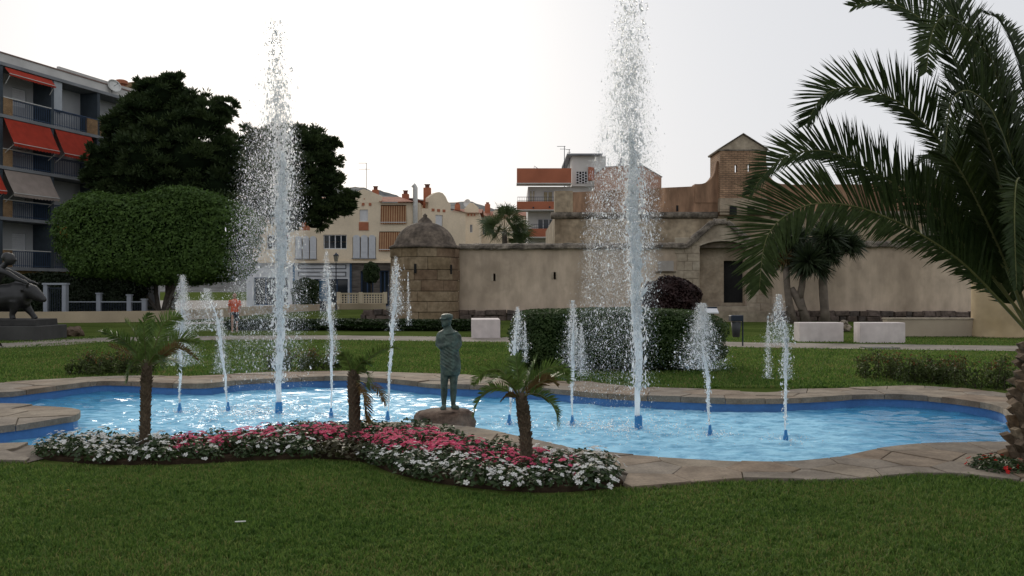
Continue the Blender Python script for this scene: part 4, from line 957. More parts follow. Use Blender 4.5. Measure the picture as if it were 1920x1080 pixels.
# --- pines
def pine(px, Yp, clumps, trunk, label, seed):
    rs = np.random.RandomState(seed); o = empty('pine_tree', ((px-960)/F*Yp, Yp, 0)); tag(o, label, 'tree', 'dark pines behind the clipped tree')
    cs, ns, sz = [], [], []; k = Yp/F; inner = MB()
    for (cx, cy, rr, dy) in clumps:                 # px centre, px radius, depth offset
        x = (cx-px)*k; z = CH-(cy-HZ)*k; R = rr*k
        n_sub = max(8, int(rr*.95))
        for j in range(n_sub):
            dd = nrm(rs.normal(0, 1, (1, 3)))[0]; rad_ = R*rs.uniform(.55, 1.06)
            sc = np.array([x, dy, z]) + dd*rad_*np.array([1, .9, .85]); out = nrm((dd+np.array([0, 0, .45]))[None])[0]; sr = R*rs.uniform(.20, .32)
            m_ = int(105)
            q = nrm(rs.normal(0, 1, (m_, 3))); q[:, 2] = np.abs(q[:, 2])*.8 + q[:, 2]*.2
            base = sc + q*sr*rs.uniform(.2, 1, (m_, 1)); cs.append(base); ns.append(nrm(q + out*.9)); sz.append(rs.uniform(.17, .40, m_))
        inner.ball((x, dy, z), (R*.72, R*.62, R*.62), 10, 7)
    cs, ns, sz = np.vstack(cs), np.vstack(ns), np.concatenate(sz)
    # needle sprays: slim faces pointing along their growth direction
    N0 = len(cs); t = nrm(ns + rs.normal(0, .35, (N0, 3))); b = nrm(np.cross(t, rs.normal(0, 1, (N0, 3)))); s = sz[:, None]
    v = np.stack([cs, cs + t*s*.5 + b*s*.13, cs + t*s, cs + t*s*.5 - b*s*.13], 1).reshape(-1, 3)
    link('crown', np_mesh('crown', v, np.arange(N0*4).reshape(-1, 4)), lm('pine_needles', (.022, .042, .014), (.058, .085, .028), .22, scale=.9), o)
    inner.build('shade_core', M('pine_core_dark', (.008, .013, .006), 1, .3, 3, spec=0), o)  # solid balls coloured as the shade between the needles
    mb = MB()
    for pts, r0, r1 in trunk:
        w = [Vector(((x-px)*k, dy, CH-(y-HZ)*k)) for x, y, dy in pts]
        if pts[0][1] > 560: w[0].z = 0
        mb.tube(w, list(np.linspace(r0, r1, len(w))), 8)
    mb.build('trunk', m_barkd, o, smooth=True)
    return o
pine(312, 53.0, [(300,180,42,0),(345,200,40,.5),(265,215,36,-.3),(310,240,60,0),(385,230,42,0),(412,205,26,.3),(230,275,42,0),(285,300,62,-.5),(355,300,62,0),(410,290,46,.5),(200,320,30,0),(250,345,52,0),(325,360,62,0),(400,355,56,.4),(440,330,44,.8),(215,345,26,.3),(300,410,70,0),(400,420,60,0),(270,165,20,.2),(325,158,22,0),(225,235,26,-.4),(195,300,26,-.6),(185,335,20,-.6),(205,365,26,-.6)],
     [([(320,600,0),(316,480,0),(312,330,0),(308,210,0)], .32, .08), ([(314,400,0),(250,330,0),(215,310,0)], .14, .04), ([(313,360,0),(390,300,.3),(420,260,.3)], .14, .04)], 'tall dark pine rising above the clipped tree beside the apartment block', 41)
pine(548, 60.0, [(470,275,40,0),(520,270,40,.3),(560,262,36,0),(590,275,34,0),(610,300,28,.2),(550,320,60,0),(600,345,40,0),(480,330,50,0),(500,380,48,0),(560,385,48,0),(610,390,32,0),(640,385,26,.2),(655,372,15,.2),(590,415,22,0),(545,415,24,0),(625,330,14,0),(628,270,12,0),(450,300,30,0),(470,400,34,.2)],
     [([(520,600,0),(530,480,0),(545,360,0),(555,270,0)], .28, .07), ([(535,440,0),(590,395,0),(650,378,.2)], .12, .03), ([(540,400,0),(490,350,0),(455,310,0)], .12, .03)], 'dark pine behind the tall left water jet beside the cream house', 43)

# --- hedges and bushes made of leaves over a solid core painted with inner shade
def bush(name, label, loc, half, n, leaf, cols, cat, seed, e=.6, core=None, group=None, zc=None, lumpy=.06, trans=.25, aspect=.55, kind=None, spread=.6, droop=.3):
    rs = np.random.RandomState(seed); o = empty(name, loc); tag(o, label, cat, group, kind)
    hx_, hy_, hz_ = half; zc = hz_ if zc is None else zc
    sp_, nd = shell_pts(n, half, e, rs); d = nrm(sp_); f = 1 + lumpy*np.sin(d[:, 0]*8+seed)*np.cos(d[:, 1]*7) + lumpy*np.sin(d[:, 2]*9+d[:, 0]*6)
    s = sp_*(f*(1-np.abs(rs.normal(0, .05, n))))[:, None]*np.array(half) + np.array([0, 0, zc]); s[:, 2] = np.maximum(s[:, 2], .01)
    link('foliage', leaf_mesh('foliage', s, nrm(nd + np.array([0, 0, droop])), rs.uniform(leaf*.6, leaf*1.3, n), aspect, spread, .08, rs), lm('leaf_%s_%d' % (name, seed), cols[0], cols[1], trans, fscale=40), o)
    bm = bmesh.new(); bmesh.ops.create_icosphere(bm, subdivisions=4, radius=1)
    for v in bm.verts:
        q = np.array(v.co); dd = q.copy(); ff = 1 + lumpy*math.sin(dd[0]*8+seed)*math.cos(dd[1]*7) + lumpy*math.sin(dd[2]*9+dd[0]*6)
        q = q/(np.sum(np.abs(q)**(2/e)))**(e/2)*np.array(half)*.93*ff; v.co = (q[0], q[1], max(.0, q[2]+zc))
    me = bpy.data.meshes.new('core'); bm.to_mesh(me); bm.free(); link('shade_core', me, M('core_%s' % name, core or tuple(np.array(cols[0])*.5), 1, .3, 8, spec=0), o)  # opaque core, by default leaf colour darkened as inner shade
    return o
hc = G(1165, 699, 0)
bush('clipped_hedge', 'large dark clipped hedge behind the right-hand water jet', (hc.x+.05, hc.y+1.55, 0), (2.22, 1.5, .61), 60000, .055, ((.026, .050, .014), (.056, .092, .025)), 'hedge', 3, e=.42, lumpy=.02)
bush('purple_bush', 'round dark purple-leaved bush left of the fort gateway', (P(1258, 0, 39.5).x, 39.5, 0), (1.32, 1.2, 1.12), 9000, .13, ((.022, .011, .011), (.045, .022, .020)), 'bush', 4, e=.85, lumpy=.05, trans=.15, aspect=.7)
bush('dark_hedge', 'dark hedge behind the white garden gateway at far left', (P(110, 0, 45.5).x, 45.6, 0), (4.6, .7, 1.25), 16000, .16, ((.010, .016, .007), (.018, .030, .011)), 'hedge', 6, e=.5)
bush('garden_bush', 'dark leafy bush in front of the white shop front', (P(572, 0, 75).x, 75.6, 0), (1.35, 1.0, 1.35), 5000, .2, ((.020, .040, .012), (.045, .07, .022)), 'bush', 7, e=.8)
bush('street_tree_crown_bush', 'small round street tree before the dark stone shop wall', (P(696, 0, 80).x, 80, 0), (.75, .7, 1.0), 2500, .2, ((.020, .040, .012), (.04, .065, .02)), 'tree', 8, e=.9, zc=3.3).name = 'street_tree'
MB().tube([(0, 0, 0), (.03, 0, 1.4), (0, 0, 2.6)], [.07, .06, .05], 8).build('trunk', m_barkd, [o for o in C.objects if o.name.startswith('street_tree')][0])
# long low planting before the rubble footing
for i, (px, py, w) in enumerate(((520, 620, 2.4), (640, 620, 2.6), (760, 621, 2.6), (860, 621, 1.6))):
    q = G(px, py, 0); bush('low_planting', ['leftmost', 'second', 'third', 'rightmost'][i] + ' low strip of dark ground-cover planting before the rubble footing', (q.x, q.y+.6, 0), (w, .7, .22), 3500, .1, ((.016, .030, .009), (.032, .052, .016)), 'planting', 60+i, e=.5, group='low planting before the fort')

# loose flowering shrubs along the far pool edge
def shrub(label, px0, px1, pyb, h, seed, group, n=10):
    rs = np.random.RandomState(seed); a = G((px0+px1)/2, pyb, 0); w = (px1-px0)/F*a.y
    o = empty('loose_shrub', (a.x, a.y+.5, 0)); tag(o, label, 'shrub', group)
    cs, ns = [], []; mb = MB()
    ns_ = int(26*w)
    for k in range(ns_):
        bx = rs.uniform(-w/2, w/2); by = rs.uniform(-.35, .45); hh_ = h*rs.uniform(.5, 1.05)*(1-.35*abs(bx/(w/2))**3); lean = rs.normal(0, .16, 2)
        p0 = Vector((bx, by, 0)); p1 = Vector((bx+lean[0]*hh_*.6, by+lean[1]*.4, hh_*.6)); p2 = Vector((bx+lean[0]*hh_*1.6, by+lean[1], hh_))
        mb.tube([p0, p1, p2], [.006, .005, .003], 4)
        for q in range(75):
            t_ = rs.uniform(.12, 1.05); p = p0.lerp(p1, t_/.6) if t_ < .6 else p1.lerp(p2, (t_-.6)/.4)
            cs.append(np.array(p) + rs.normal(0, .045, 3)); ns.append(rs.normal(0, 1, 3)+np.array([0, 0, .8]))
    cs, ns = np.array(cs), np.array(ns); cs[:, 2] = np.maximum(cs[:, 2], .01); hi = cs[:, 2] > h*.62; sel = hi & (rs.rand(len(cs)) < .35)
    link('foliage', leaf_mesh('foliage', cs[~sel], nrm(ns[~sel]), rs.uniform(.04, .085, (~sel).sum()), .45, .5, .1, rs), lm('shrub_leaf', (.04, .062, .016), (.085, .11, .032), .3), o)
    if sel.sum(): link('young_leaves', leaf_mesh('young_leaves', cs[sel], nrm(ns[sel]), rs.uniform(.035, .07, sel.sum()), .45, .5, .1, rs), lm('young_leaf', (.12, .058, .022), (.17, .085, .032), .3), o)
    mb.build('stems', m_barkd, o)
for i, (a, b, lab) in enumerate(((1640, 1722, 'loose reddish-tipped shrub farthest left of the clump by the right pool edge'), (1712, 1800, 'loose green shrub in the middle of the clump by the right pool edge'), (1790, 1868, 'loose shrub next to the thick palm trunk by the right pool edge'), (1858, 1930, 'loose shrub behind the thick palm trunk'))):
    shrub(lab, a, b, (716, 724, 730, 736)[i], .50, 70+i, 'shrubs by the pool')
for i, (a, b, lab) in enumerate(((108, 190, 'loose dark shrub at the left of the leftmost young palm'), (180, 262, 'loose dark shrub behind the leftmost young palm'), (500, 560, 'loose shrub right behind the tall left water jet'), (552, 625, 'loose shrub left of the middle young palm'))):
    shrub(lab, a, b, (706, 704, 697, 698)[i], .42, 80+i, 'shrubs by the pool')

# --- feather-leaf palms
m_rach = M('palm_rib', (.10, .105, .035), .6, .2, 5)
m_frond = lm('date_palm_leaflet', (.018, .032, .009), (.036, .054, .014), .16, .6, 2.0, .12)
m_frondy = lm('young_palm_leaflet', (.058, .105, .022), (.12, .185, .045), .32, .5, 3.0, .35)
m_frondd = lm('dry_palm_leaflet', (.12, .075, .030), (.17, .115, .05), .25, .8, 3.0, .1)
m_stub = [M('leaf_base_%d' % i, c, .95, .3, 9, fine=.3, fscale=25, bump=.6, bscale=30) for i, c in enumerate([(.15, .11, .075), (.11, .08, .055), (.19, .15, .105), (.13, .085, .05)])]
def frond(parent, pts, L, nl, twist, m, seed, width=.018, rib=.016, start=.12, vang=.45, fwd=.55, droop=.25, tipshort=.25, twist_tip=None, name='frond', lowside=1.0):
    """rachis through pts; leaflets in two ranks; twist turns the blade about the rachis (0 = level)."""
    rs = np.random.RandomState(seed); c = np.array(pts, float)
    # smooth resample
    m_ = len(c); tt = np.concatenate([[0], np.cumsum(np.linalg.norm(np.diff(c, axis=0), axis=1))]); tt /= tt[-1]
    ts = np.linspace(0, 1, 40); g = []
    for t_ in ts:
        i = min(max(np.searchsorted(tt, t_)-1, 0), m_-2); u_ = (t_-tt[i])/(tt[i+1]-tt[i]); p0, p1, p2, p3 = c[max(i-1, 0)], c[i], c[i+1], c[min(i+2, m_-1)]
        g.append(.5*((2*p1)+(-p0+p2)*u_+(2*p0-5*p1+4*p2-p3)*u_**2+(-p0+3*p1-3*p2+p3)*u_**3))
    g = np.array(g); T = nrm(np.gradient(g, axis=0))
    # frame by parallel transport from the base
    up = np.array([0, 0, 1.0]); B = np.zeros_like(T); b = np.cross(T[0], up); b = b/np.linalg.norm(b) if np.linalg.norm(b) > .15 else np.array([0, 1.0, 0])
    for i in range(len(T)):
        b = b - T[i]*np.dot(b, T[i]); b /= np.linalg.norm(b); B[i] = b
    Nn = np.cross(B, T)
    tw = np.linspace(twist, twist if twist_tip is None else twist_tip, len(T))[:, None]
    B2 = B*np.cos(tw) + Nn*np.sin(tw); N2 = Nn*np.cos(tw) - B*np.sin(tw)
    fr_ = MB().tube([tuple(p) for p in g], list(np.linspace(rib, rib*.2, len(g))), 6).build(name, m_rach, parent)
    V = []
    for side in (-1, 1):
        u_ = np.linspace(start, 1.0, nl) + rs.normal(0, .003, nl); u_ = np.clip(u_, 0, 1)
        idx = u_*(len(g)-1); i0 = np.clip(idx.astype(int), 0, len(g)-2); fq = (idx-i0)[:, None]
        p = g[i0]*(1-fq)+g[i0+1]*fq; t_ = nrm(T[i0]*(1-fq)+T[i0+1]*fq); bb = nrm(B2[i0]*(1-fq)+B2[i0+1]*fq); n2 = nrm(N2[i0]*(1-fq)+N2[i0+1]*fq)
        prof = np.sin(np.clip((u_-start)/(1-start)*.86+.13, 0, 1)*PI)**.55; ll = (L*np.maximum(prof, tipshort)*rs.uniform(.85, 1.1, nl))[:, None]*(1 if side > 0 else lowside)
        f2 = fwd + .9*np.clip(u_-.6, 0, 1)[:, None]
        d_ = nrm(bb*side + t_*f2*rs.uniform(.8, 1.2, (nl, 1)) + n2*vang*rs.uniform(.6, 1.4, (nl, 1)) + rs.normal(0, .05, (nl, 3)))
        wv = nrm(np.cross(d_, n2 + rs.normal(0, .25, (nl, 3))))*width
        mid = p + d_*ll*.5 + np.array([0, 0, -1])*ll*droop*.12; tip = p + d_*ll + np.array([0, 0, -1])*ll*droop*.5
        V.append(np.stack([p - wv*.4, p + wv*.4, mid + wv*.55, mid - wv*.55, tip], 1))
    V = np.vstack(V); n = len(V); base = np.arange(n)[:, None]*5
    faces = np.vstack([np.hstack([base, base+1, base+2]), np.hstack([base, base+2, base+3]), np.hstack([base+3, base+2, base+4])])
    link('leaflets', np_mesh('leaflets', V.reshape(-1, 3), faces), m, fr_)
    return fr_

# the big date palm at the right
YB = 7.65; kb = YB/F
bp = empty('date_palm', ((1972-960)*kb, YB, 0)); tag(bp, 'large date palm with stubby patterned trunk and long arching fronds at the right edge', 'palm')
ox, oy = bp.location.x, bp.location.y
def fpx(lst, d0, d1):                     # picture points with depth running from d0 to d1, local to the palm
    n_ = len(lst); return [tuple(P(x, y, YB+d0+(d1-d0)*(i/(n_-1))**1.3) - Vector((ox, oy, 0))) for i, (x, y) in enumerate(lst)]
big = [
 ([(1930,625),(1870,560),(1800,490),(1720,436),(1667,410),(1610,389),(1551,381),(1507,387),(1465,410),(1441,439),(1430,475),(1424,540)], 0, -.4, 1.15, .62),
 ([(1925,600),(1870,460),(1813,343),(1780,290),(1747,247),(1713,213),(1680,188),(1633,168),(1593,163),(1553,173),(1530,197),(1515,230)], .1, .5, 1.15, .55),
 ([(1930,610),(1860,520),(1760,410),(1700,362),(1657,333),(1613,310),(1567,287),(1527,282),(1485,290),(1450,310),(1425,338),(1408,362)], .25, 1.0, 1.1, .52),
 ([(1935,580),(1890,400),(1850,260),(1793,117),(1763,73),(1733,40),(1700,17),(1667,3),(1630,2),(1602,12)], 0, .3, 1.2, .5),
 ([(1930,600),(1915,430),(1900,317),(1863,213),(1830,177),(1807,170),(1785,187),(1777,227),(1773,285)], -.2, -1.1, .9, .45),
 ([(1935,580),(1920,450),(1900,300),(1870,143),(1843,87),(1810,50),(1780,28),(1757,42),(1743,82),(1738,133)], -.1, -.7, 1.0, .45),
 ([(1940,580),(1935,350),(1925,180),(1912,113),(1893,67),(1870,33),(1848,25)], .1, .8, 1.0, .42),
 ([(1940,590),(1925,400),(1915,340),(1905,345),(1902,420),(1906,540)], -.3, -1.1, .6, .22),
 ([(1935,590),(1905,400),(1870,230),(1830,110),(1790,20),(1750,-60),(1700,-110)], .2, .9, 1.1, .5),
 ([(1930,610),(1880,500),(1830,420),(1780,370),(1740,345),(1700,340),(1665,360)], .3, 1.6, 1.0, .5),
 ([(1930,605),(1890,480),(1850,390),(1815,330),(1785,300),(1750,290),(1720,310)], .3, 1.9, .9, .5),
 ([(1935,595),(1910,430),(1885,320),(1855,260),(1825,240),(1795,255)], .3, 1.9, .9, .48),
 ([(1930,620),(1880,540),(1840,490),(1800,455),(1760,440),(1715,450)], .2, 1.5, 1.0, .5),
]
for i, (l, d0, d1, tw, ll) in enumerate(big): frond(bp, fpx(l, d0, d1), ll*1.08, 235, tw, m_frond, 200+i, width=.018, lowside=.66, rib=.017, start=.16, vang=.30, fwd=.75, droop=.12)
def arch_pts(az, el, L, curl, z0, n=10, r0=.1):
    p = np.array([math.cos(az)*r0, math.sin(az)*r0, z0]); out = [tuple(p)]; e = el
    for i in range(n):
        p = p + np.array([math.cos(az)*math.cos(e), math.sin(az)*math.cos(e), math.sin(e)])*L/n; e -= curl*(i/n)*2/n*1.2; out.append(tuple(p))
    return out
rs = np.random.RandomState(77)
for i in range(9):                       # the rest of the crown: behind and to the right
    az = rad(rs.uniform(-50, 72)); el = rad(rs.uniform(38, 82)); frond(bp, arch_pts(az, el, rs.uniform(2.6, 3.3), rad(rs.uniform(80, 130)), 1.15+rs.uniform(0, .3)), .48, 130, rs.uniform(-.5, .5), m_frond, 300+i, width=.026, rib=.017, start=.16, vang=.35, fwd=.7, droop=.15)
for i in range(0): frond(bp, arch_pts(rad(-130-i*50), rad(35), 1.0, rad(150), 1.0), .16, 30, 0, m_frondd, 340+i, width=.008, rib=.012)
prof = [(.30, 0), (.33, .12), (.33, .25), (.31, .45), (.28, .7), (.24, .95), (.2, 1.2), (.12, 1.4)]
MB().lathe(prof, 20).build('trunk', m_stub[1], bp, smooth=True)
def stub_mesh(seed):
    r = random.Random(seed); j = lambda: r.uniform(-.012, .012)
    vs = [(-.075+j(), 0, -.055), (.075+j(), 0, -.055), (.06, 0, .05), (-.06, 0, .05), (-.055+j(), -.055, -.005), (.055+j(), -.055, -.005), (.045+j(), -.10+j(), .055), (-.045+j(), -.10+j(), .055), (0, -.07, .03), (-.05, -.03, .075), (.05, -.03, .075)]
    return MB().add(vs, [(0, 1, 5, 4), (4, 5, 6, 7), (1, 2, 10, 6, 5), (0, 4, 7, 9, 3), (7, 6, 10, 9), (9, 10, 2, 3)])
stubs = [stub_mesh(i).mesh('leaf_base') for i in range(6)]
for i, me in enumerate(stubs): me.materials.append(m_stub[i % 4])
k = 0
for i in range(150):
    z = .02+i*.0076; a = i*2.39996; r_ = np.interp(z, [p[1] for p in prof], [p[0] for p in prof])
    if math.sin(a) > .55: continue
    o = link('leaf_base', stubs[i % 6], None, bp, (r_*.96*math.cos(a), r_*.96*math.sin(a), z), (rs.uniform(-.3, .3), rs.uniform(-.25, .25), a+PI/2+rs.uniform(-.2, .2))); q = rs.uniform(.7, 1.05); o.scale = (q*rs.uniform(.8, 1.2), q*rs.uniform(.55, 1.2), q*rs.uniform(.8, 1.15))
# three young palms in the flower bed
def young_palm(px, py, ptop, wpx, label, fr, seed, extra, lean=0, dead=0):
    b = G(px, py, 0); Yp = b.y; kp_ = Yp/F; o = empty('young_palm', (b.x, b.y, 0)); tag(o, label, 'palm', 'young palms in the flower bed')
    rs = np.random.RandomState(seed); zt = CH-(ptop-HZ)*kp_; R = wpx/2*kp_
    pr_ = [(R*1.12, 0), (R*.95, zt*.25), (R*.9, zt*.55), (R*1.05, zt*.85), (R*.8, zt), (R*.4, zt+.08)]
    n_ = 14; mb = MB(); mb.tube([(lean*f*f, 0, f*zt) for f in np.linspace(0, 1.06, n_)], [np.interp(f*zt, [q[1] for q in pr_], [q[0] for q in pr_]) for f in np.linspace(0, 1.06, n_)], 12); mb.build('trunk', M('young_trunk', (.075, .055, .038), .95, .3, 9, bump=.6), o, smooth=True)
    sb = MB()
    for i in range(int(zt/.0042)):
        z = .01+i*.0042; a = i*2.39996; r_ = np.interp(z, [q[1] for q in pr_], [q[0] for q in pr_]); f = z/zt; cx = lean*f*f
        c_, s_ = math.cos(a), math.sin(a); w = .020; l_ = rs.uniform(.010, .026); t_ = (-s_*w, c_*w)
        q0 = (cx+c_*r_*.93, s_*r_*.93, z)
        sb.add([(q0[0]-t_[0], q0[1]-t_[1], z-.012), (q0[0]+t_[0], q0[1]+t_[1], z-.012), (q0[0]+c_*l_, q0[1]+s_*l_, z+.02+rs.uniform(0, .015)), (q0[0]+t_[0]*.6, q0[1]+t_[1]*.6, z+.022), (q0[0]-t_[0]*.6, q0[1]-t_[1]*.6, z+.022)], [(0, 1, 2), (1, 3, 2), (3, 4, 2), (4, 0, 2)])
    sb.build('leaf_bases', M('young_leaf_base', (.10, .075, .05), .95, .35, 20), o)
    for i, (l, d1, m, tw, ll) in enumerate(fr):
        n2 = len(l); pts = [tuple(P(x, y, Yp + d1*(j/(n2-1))) - Vector((b.x, b.y, 0))) for j, (x, y) in enumerate(l)]
        frond(o, pts, ll, 44, tw, m, seed*10+i, width=.011, rib=.007, start=.2, vang=.35, fwd=.8, droop=.25)
    for i in range(extra):
        az = rs.uniform(0, 2*PI); frond(o, [tuple(np.array(q)+np.array([lean, 0, 0])) for q in arch_pts(az, rad(rs.uniform(20, 75)), rs.uniform(.35, .62), rad(rs.uniform(60, 120)), zt, r0=.02)], .16, 40, rs.uniform(-.4, .4), m_frondy, seed*10+50+i, width=.011, rib=.007, start=.2, vang=.4, fwd=.8, droop=.3)
    for i in range(dead):
        az = rs.uniform(-1.2, .9); frond(o, arch_pts(az, rad(-10), rs.uniform(.35, .6), rad(75), zt*.9, r0=.05), .13, 26, rs.uniform(-.4, .4), m_frondd, seed*10+80+i, width=.007, rib=.006, start=.15, vang=.1, fwd=1.0, droop=.6)
    return o
y_, d_ = m_frondy, m_frondd
young_palm(272, 852, 690, 18, 'leftmost young palm with slim trunk among white flowers', [
    ([(275,690),(290,650),(305,610),(325,595),(338,594)], -.1, y_, .9, .17), ([(275,690),(310,655),(335,636),(355,636),(372,642)], .1, y_, 1.0, .15), ([(275,690),(305,665),(330,650),(350,658),(370,674)], -.2, d_, .9, .10),
    ([(274,690),(262,650),(250,620),(236,604)], .1, y_, -.9, .17), ([(272,690),(250,655),(225,635),(195,622)], -.1, y_, -.9, .16), ([(272,690),(250,668),(228,655),(205,648)], .2, d_, -.9, .10),
    ([(273,690),(258,675),(244,690),(240,712)], -.25, y_, -.8, .12), ([(275,690),(272,650),(270,610),(280,588)], .0, y_, .5, .16), ([(275,690),(290,665),(300,670),(304,690)], -.3, y_, .8, .12), ([(274,690),(285,640),(290,600)], .2, y_, .7, .16)], 5, 3, .02)
young_palm(665, 835, 700, 22, 'middle young palm with thick shaggy trunk and drooping dry leaves', [
    ([(660,705),(655,685),(648,670),(640,664)], -.2, y_, -.6, .13), ([(660,705),(672,685),(682,678),(692,684)], -.2, y_, .6, .12), ([(660,705),(680,695),(690,705),(688,725)], -.25, y_, .8, .12),
    ([(662,720),(680,735),(686,760),(688,790)], -.05, d_, .9, .13)], 6, 1, -.01, dead=3)
young_palm(988, 888, 745, 23, 'right-hand young palm with spreading fronds over white flowers', [
    ([(972,745),(1000,712),(1025,692),(1048,688),(1066,700)], .1, y_, .9, .15), ([(972,745),(950,705),(930,692),(905,700),(888,720)], .1, y_, -.9, .12), ([(972,745),(940,728),(915,732),(897,752),(888,778)], -.3, y_, -.9, .12),
    ([(974,745),(1005,738),(1030,752),(1043,775),(1044,795)], -.35, y_, .9, .16), ([(972,745),(972,710),(968,680),(966,668)], .1, y_, .5, .17), ([(972,745),(990,715),(1000,690),(1006,672)], .2, y_, .6, .16), ([(972,745),(955,715),(945,695)], .2, y_, -.7, .15),
    ([(974,745),(1010,720),(1030,712),(1045,722)], -.1, d_, .9, .11), ([(972,748),(955,740),(940,752)], -.2, d_, -.8, .06)], 7, 3, -.05)

# --- yucca trees before the fort wall
def rosette(parent, c, R, n, seed, m, lo=-.7):
    rs = np.random.RandomState(seed); a = rs.uniform(0, 2*PI, n); e = np.arcsin(rs.uniform(lo, 1, n)); d = np.stack([np.cos(a)*np.cos(e), np.sin(a)*np.cos(e), np.sin(e)], 1)
    l = R*rs.uniform(.75, 1.1, (n, 1)); w = nrm(np.cross(d, rs.normal(0, 1, (n, 3))))*R*.038; p = np.array(c)
    mid = p + d*l*.55; tip = p + d*l + np.array([0, 0, -1])*l*.14*(1-d[:, 2:3])
    V = np.stack([p + d*l*.06 - w*.6, p + d*l*.06 + w*.6, mid + w, mid - w, tip], 1); base = np.arange(n)[:, None]*5
    faces = np.vstack([np.hstack([base, base+1, base+2]), np.hstack([base, base+2, base+3]), np.hstack([base+3, base+2, base+4])])
    return link('leaf_rosette', np_mesh('leaf_rosette', V.reshape(-1, 3), faces), m, parent)
m_yuc = lm('yucca_leaf', (.020, .034, .014), (.042, .060, .026), .15, .45, 2.0, .4)
YY = 41.5; ky = YY/F
def yucca(label, trunks, ros, dead, seed):
    x0 = (trunks[0][0][0]-960)*ky; o = empty('yucca_tree', (x0, YY, 0)); tag(o, label, 'tree', 'yucca trees before the fort')
    mb = MB(); f = lambda x, y, d=0: ((x-960)*ky-x0, d, CH-(y-HZ)*ky)
    for tr_ in trunks:
        pts = [f(x, y) for x, y, r in tr_]; rr_ = [r*ky for x, y, r in tr_]
        if tr_[0][1] >= 598: pts[0] = (pts[0][0], 0, 0)
        mb.tube(pts, rr_, 9)
    mb.build('trunk', M('yucca_bark', (.17, .14, .115), .95, .3, 3, bump=.9, bscale=6), o, smooth=True)
    for i, (x, y, r, d) in enumerate(ros): rosette(o, f(x, y, d), r*ky*1.32, 330, seed+i, m_yuc)
    for i, (x, y, r) in enumerate(dead): rosette(o, f(x, y, -.1), r*ky, 120, seed+50+i, m_frondd, lo=-1).rotation_euler = (0, 0, 0)
yucca('forked yucca with two leaning trunks before the fort wall', [[(1487,603,9),(1480,570,7),(1476,540,6),(1474,500,6)], [(1512,603,10),(1505,580,8),(1494,558,7),(1484,540,5.5)], [(1499,560,7),(1504,535,6),(1507,505,5)], [(1505,582,8),(1500,560,7)]],
      [(1474, 452, 30, 0), (1500, 448, 28, .6), (1507, 492, 36, -.6), (1480, 485, 26, .4), (1525, 500, 28, -.4)], [(1472, 485, 26)], 500)
yucca('single-trunked yucca with pruned trunk right of the forked one', [[(1548,603,10),(1546,578,8),(1544,552,8),(1543,530,8),(1545,480,6)], [(1545,500,6),(1570,470,4),(1580,455,4)]],
      [(1548, 448, 34, -.3), (1580, 452, 34, .3), (1560, 440, 30, .8), (1592, 462, 24, -.3), (1545, 478, 26, -.6)], [(1550, 485, 18)], 520)

# --- fan palm behind the wall
YF = 58.0; kf_ = YF/F; fp = empty('fan_palm', ((946-960)*kf_, YF, 0)); tag(fp, 'fan palm showing its round crown above the fort wall beside the orange balconies', 'palm')
rs = np.random.RandomState(90); zc_ = CH-(432-HZ)*kf_
MB().tube([(0, 0, 0), (.05, 0, 2.5), (0, 0, zc_)], [.24, .2, .18], 10).build('trunk', m_bark, fp)
m_fan = lm('fan_leaf', (.035, .058, .022), (.085, .115, .045), .22, .5, 1.2, .35)
for i in range(34):
    a = rs.uniform(0, 2*PI); e = math.asin(rs.uniform(-.55, .98)); d = np.array([math.cos(a)*math.cos(e), math.sin(a)*math.cos(e), math.sin(e)])
    st = np.array([0, 0, zc_]); hub = st + d*rs.uniform(.8, 1.35); s_ = np.cross(d, [0, 0, 1.0]); s_ /= max(1e-6, np.linalg.norm(s_)); nrm_ = np.cross(s_, d); ro = rs.uniform(-1.3, 1.3); s_, nrm_ = s_*math.cos(ro)+nrm_*math.sin(ro), nrm_*math.cos(ro)-s_*math.sin(ro)
    fo = MB().tube([tuple(st), tuple(hub)], [.02, .012], 5).build('fan_leaf', m_rach, fp); V = []; Fc = []; n_ = 22
    for j in range(n_):
        th = (j/(n_-1)-.5)*3.9; dd = d*math.cos(th) + s_*math.sin(th) + nrm_*.22*abs(math.sin(th)); l_ = rs.uniform(.85, 1.1); pw_ = np.cross(dd, nrm_)*.042
        b0 = len(V); V += [hub, hub+dd*l_*.5+pw_, hub+dd*l_*.5-pw_, hub+dd*l_+np.array([0, 0, -.22*l_*rs.uniform(.4, 1.4)])]; Fc += [(b0, b0+1, b0+2), (b0+1, b0+3, b0+2)]
    link('blade', np_mesh('blade', np.array(V), np.array(Fc)), m_fan if rs.rand() > .04 else m_frondd, fo)

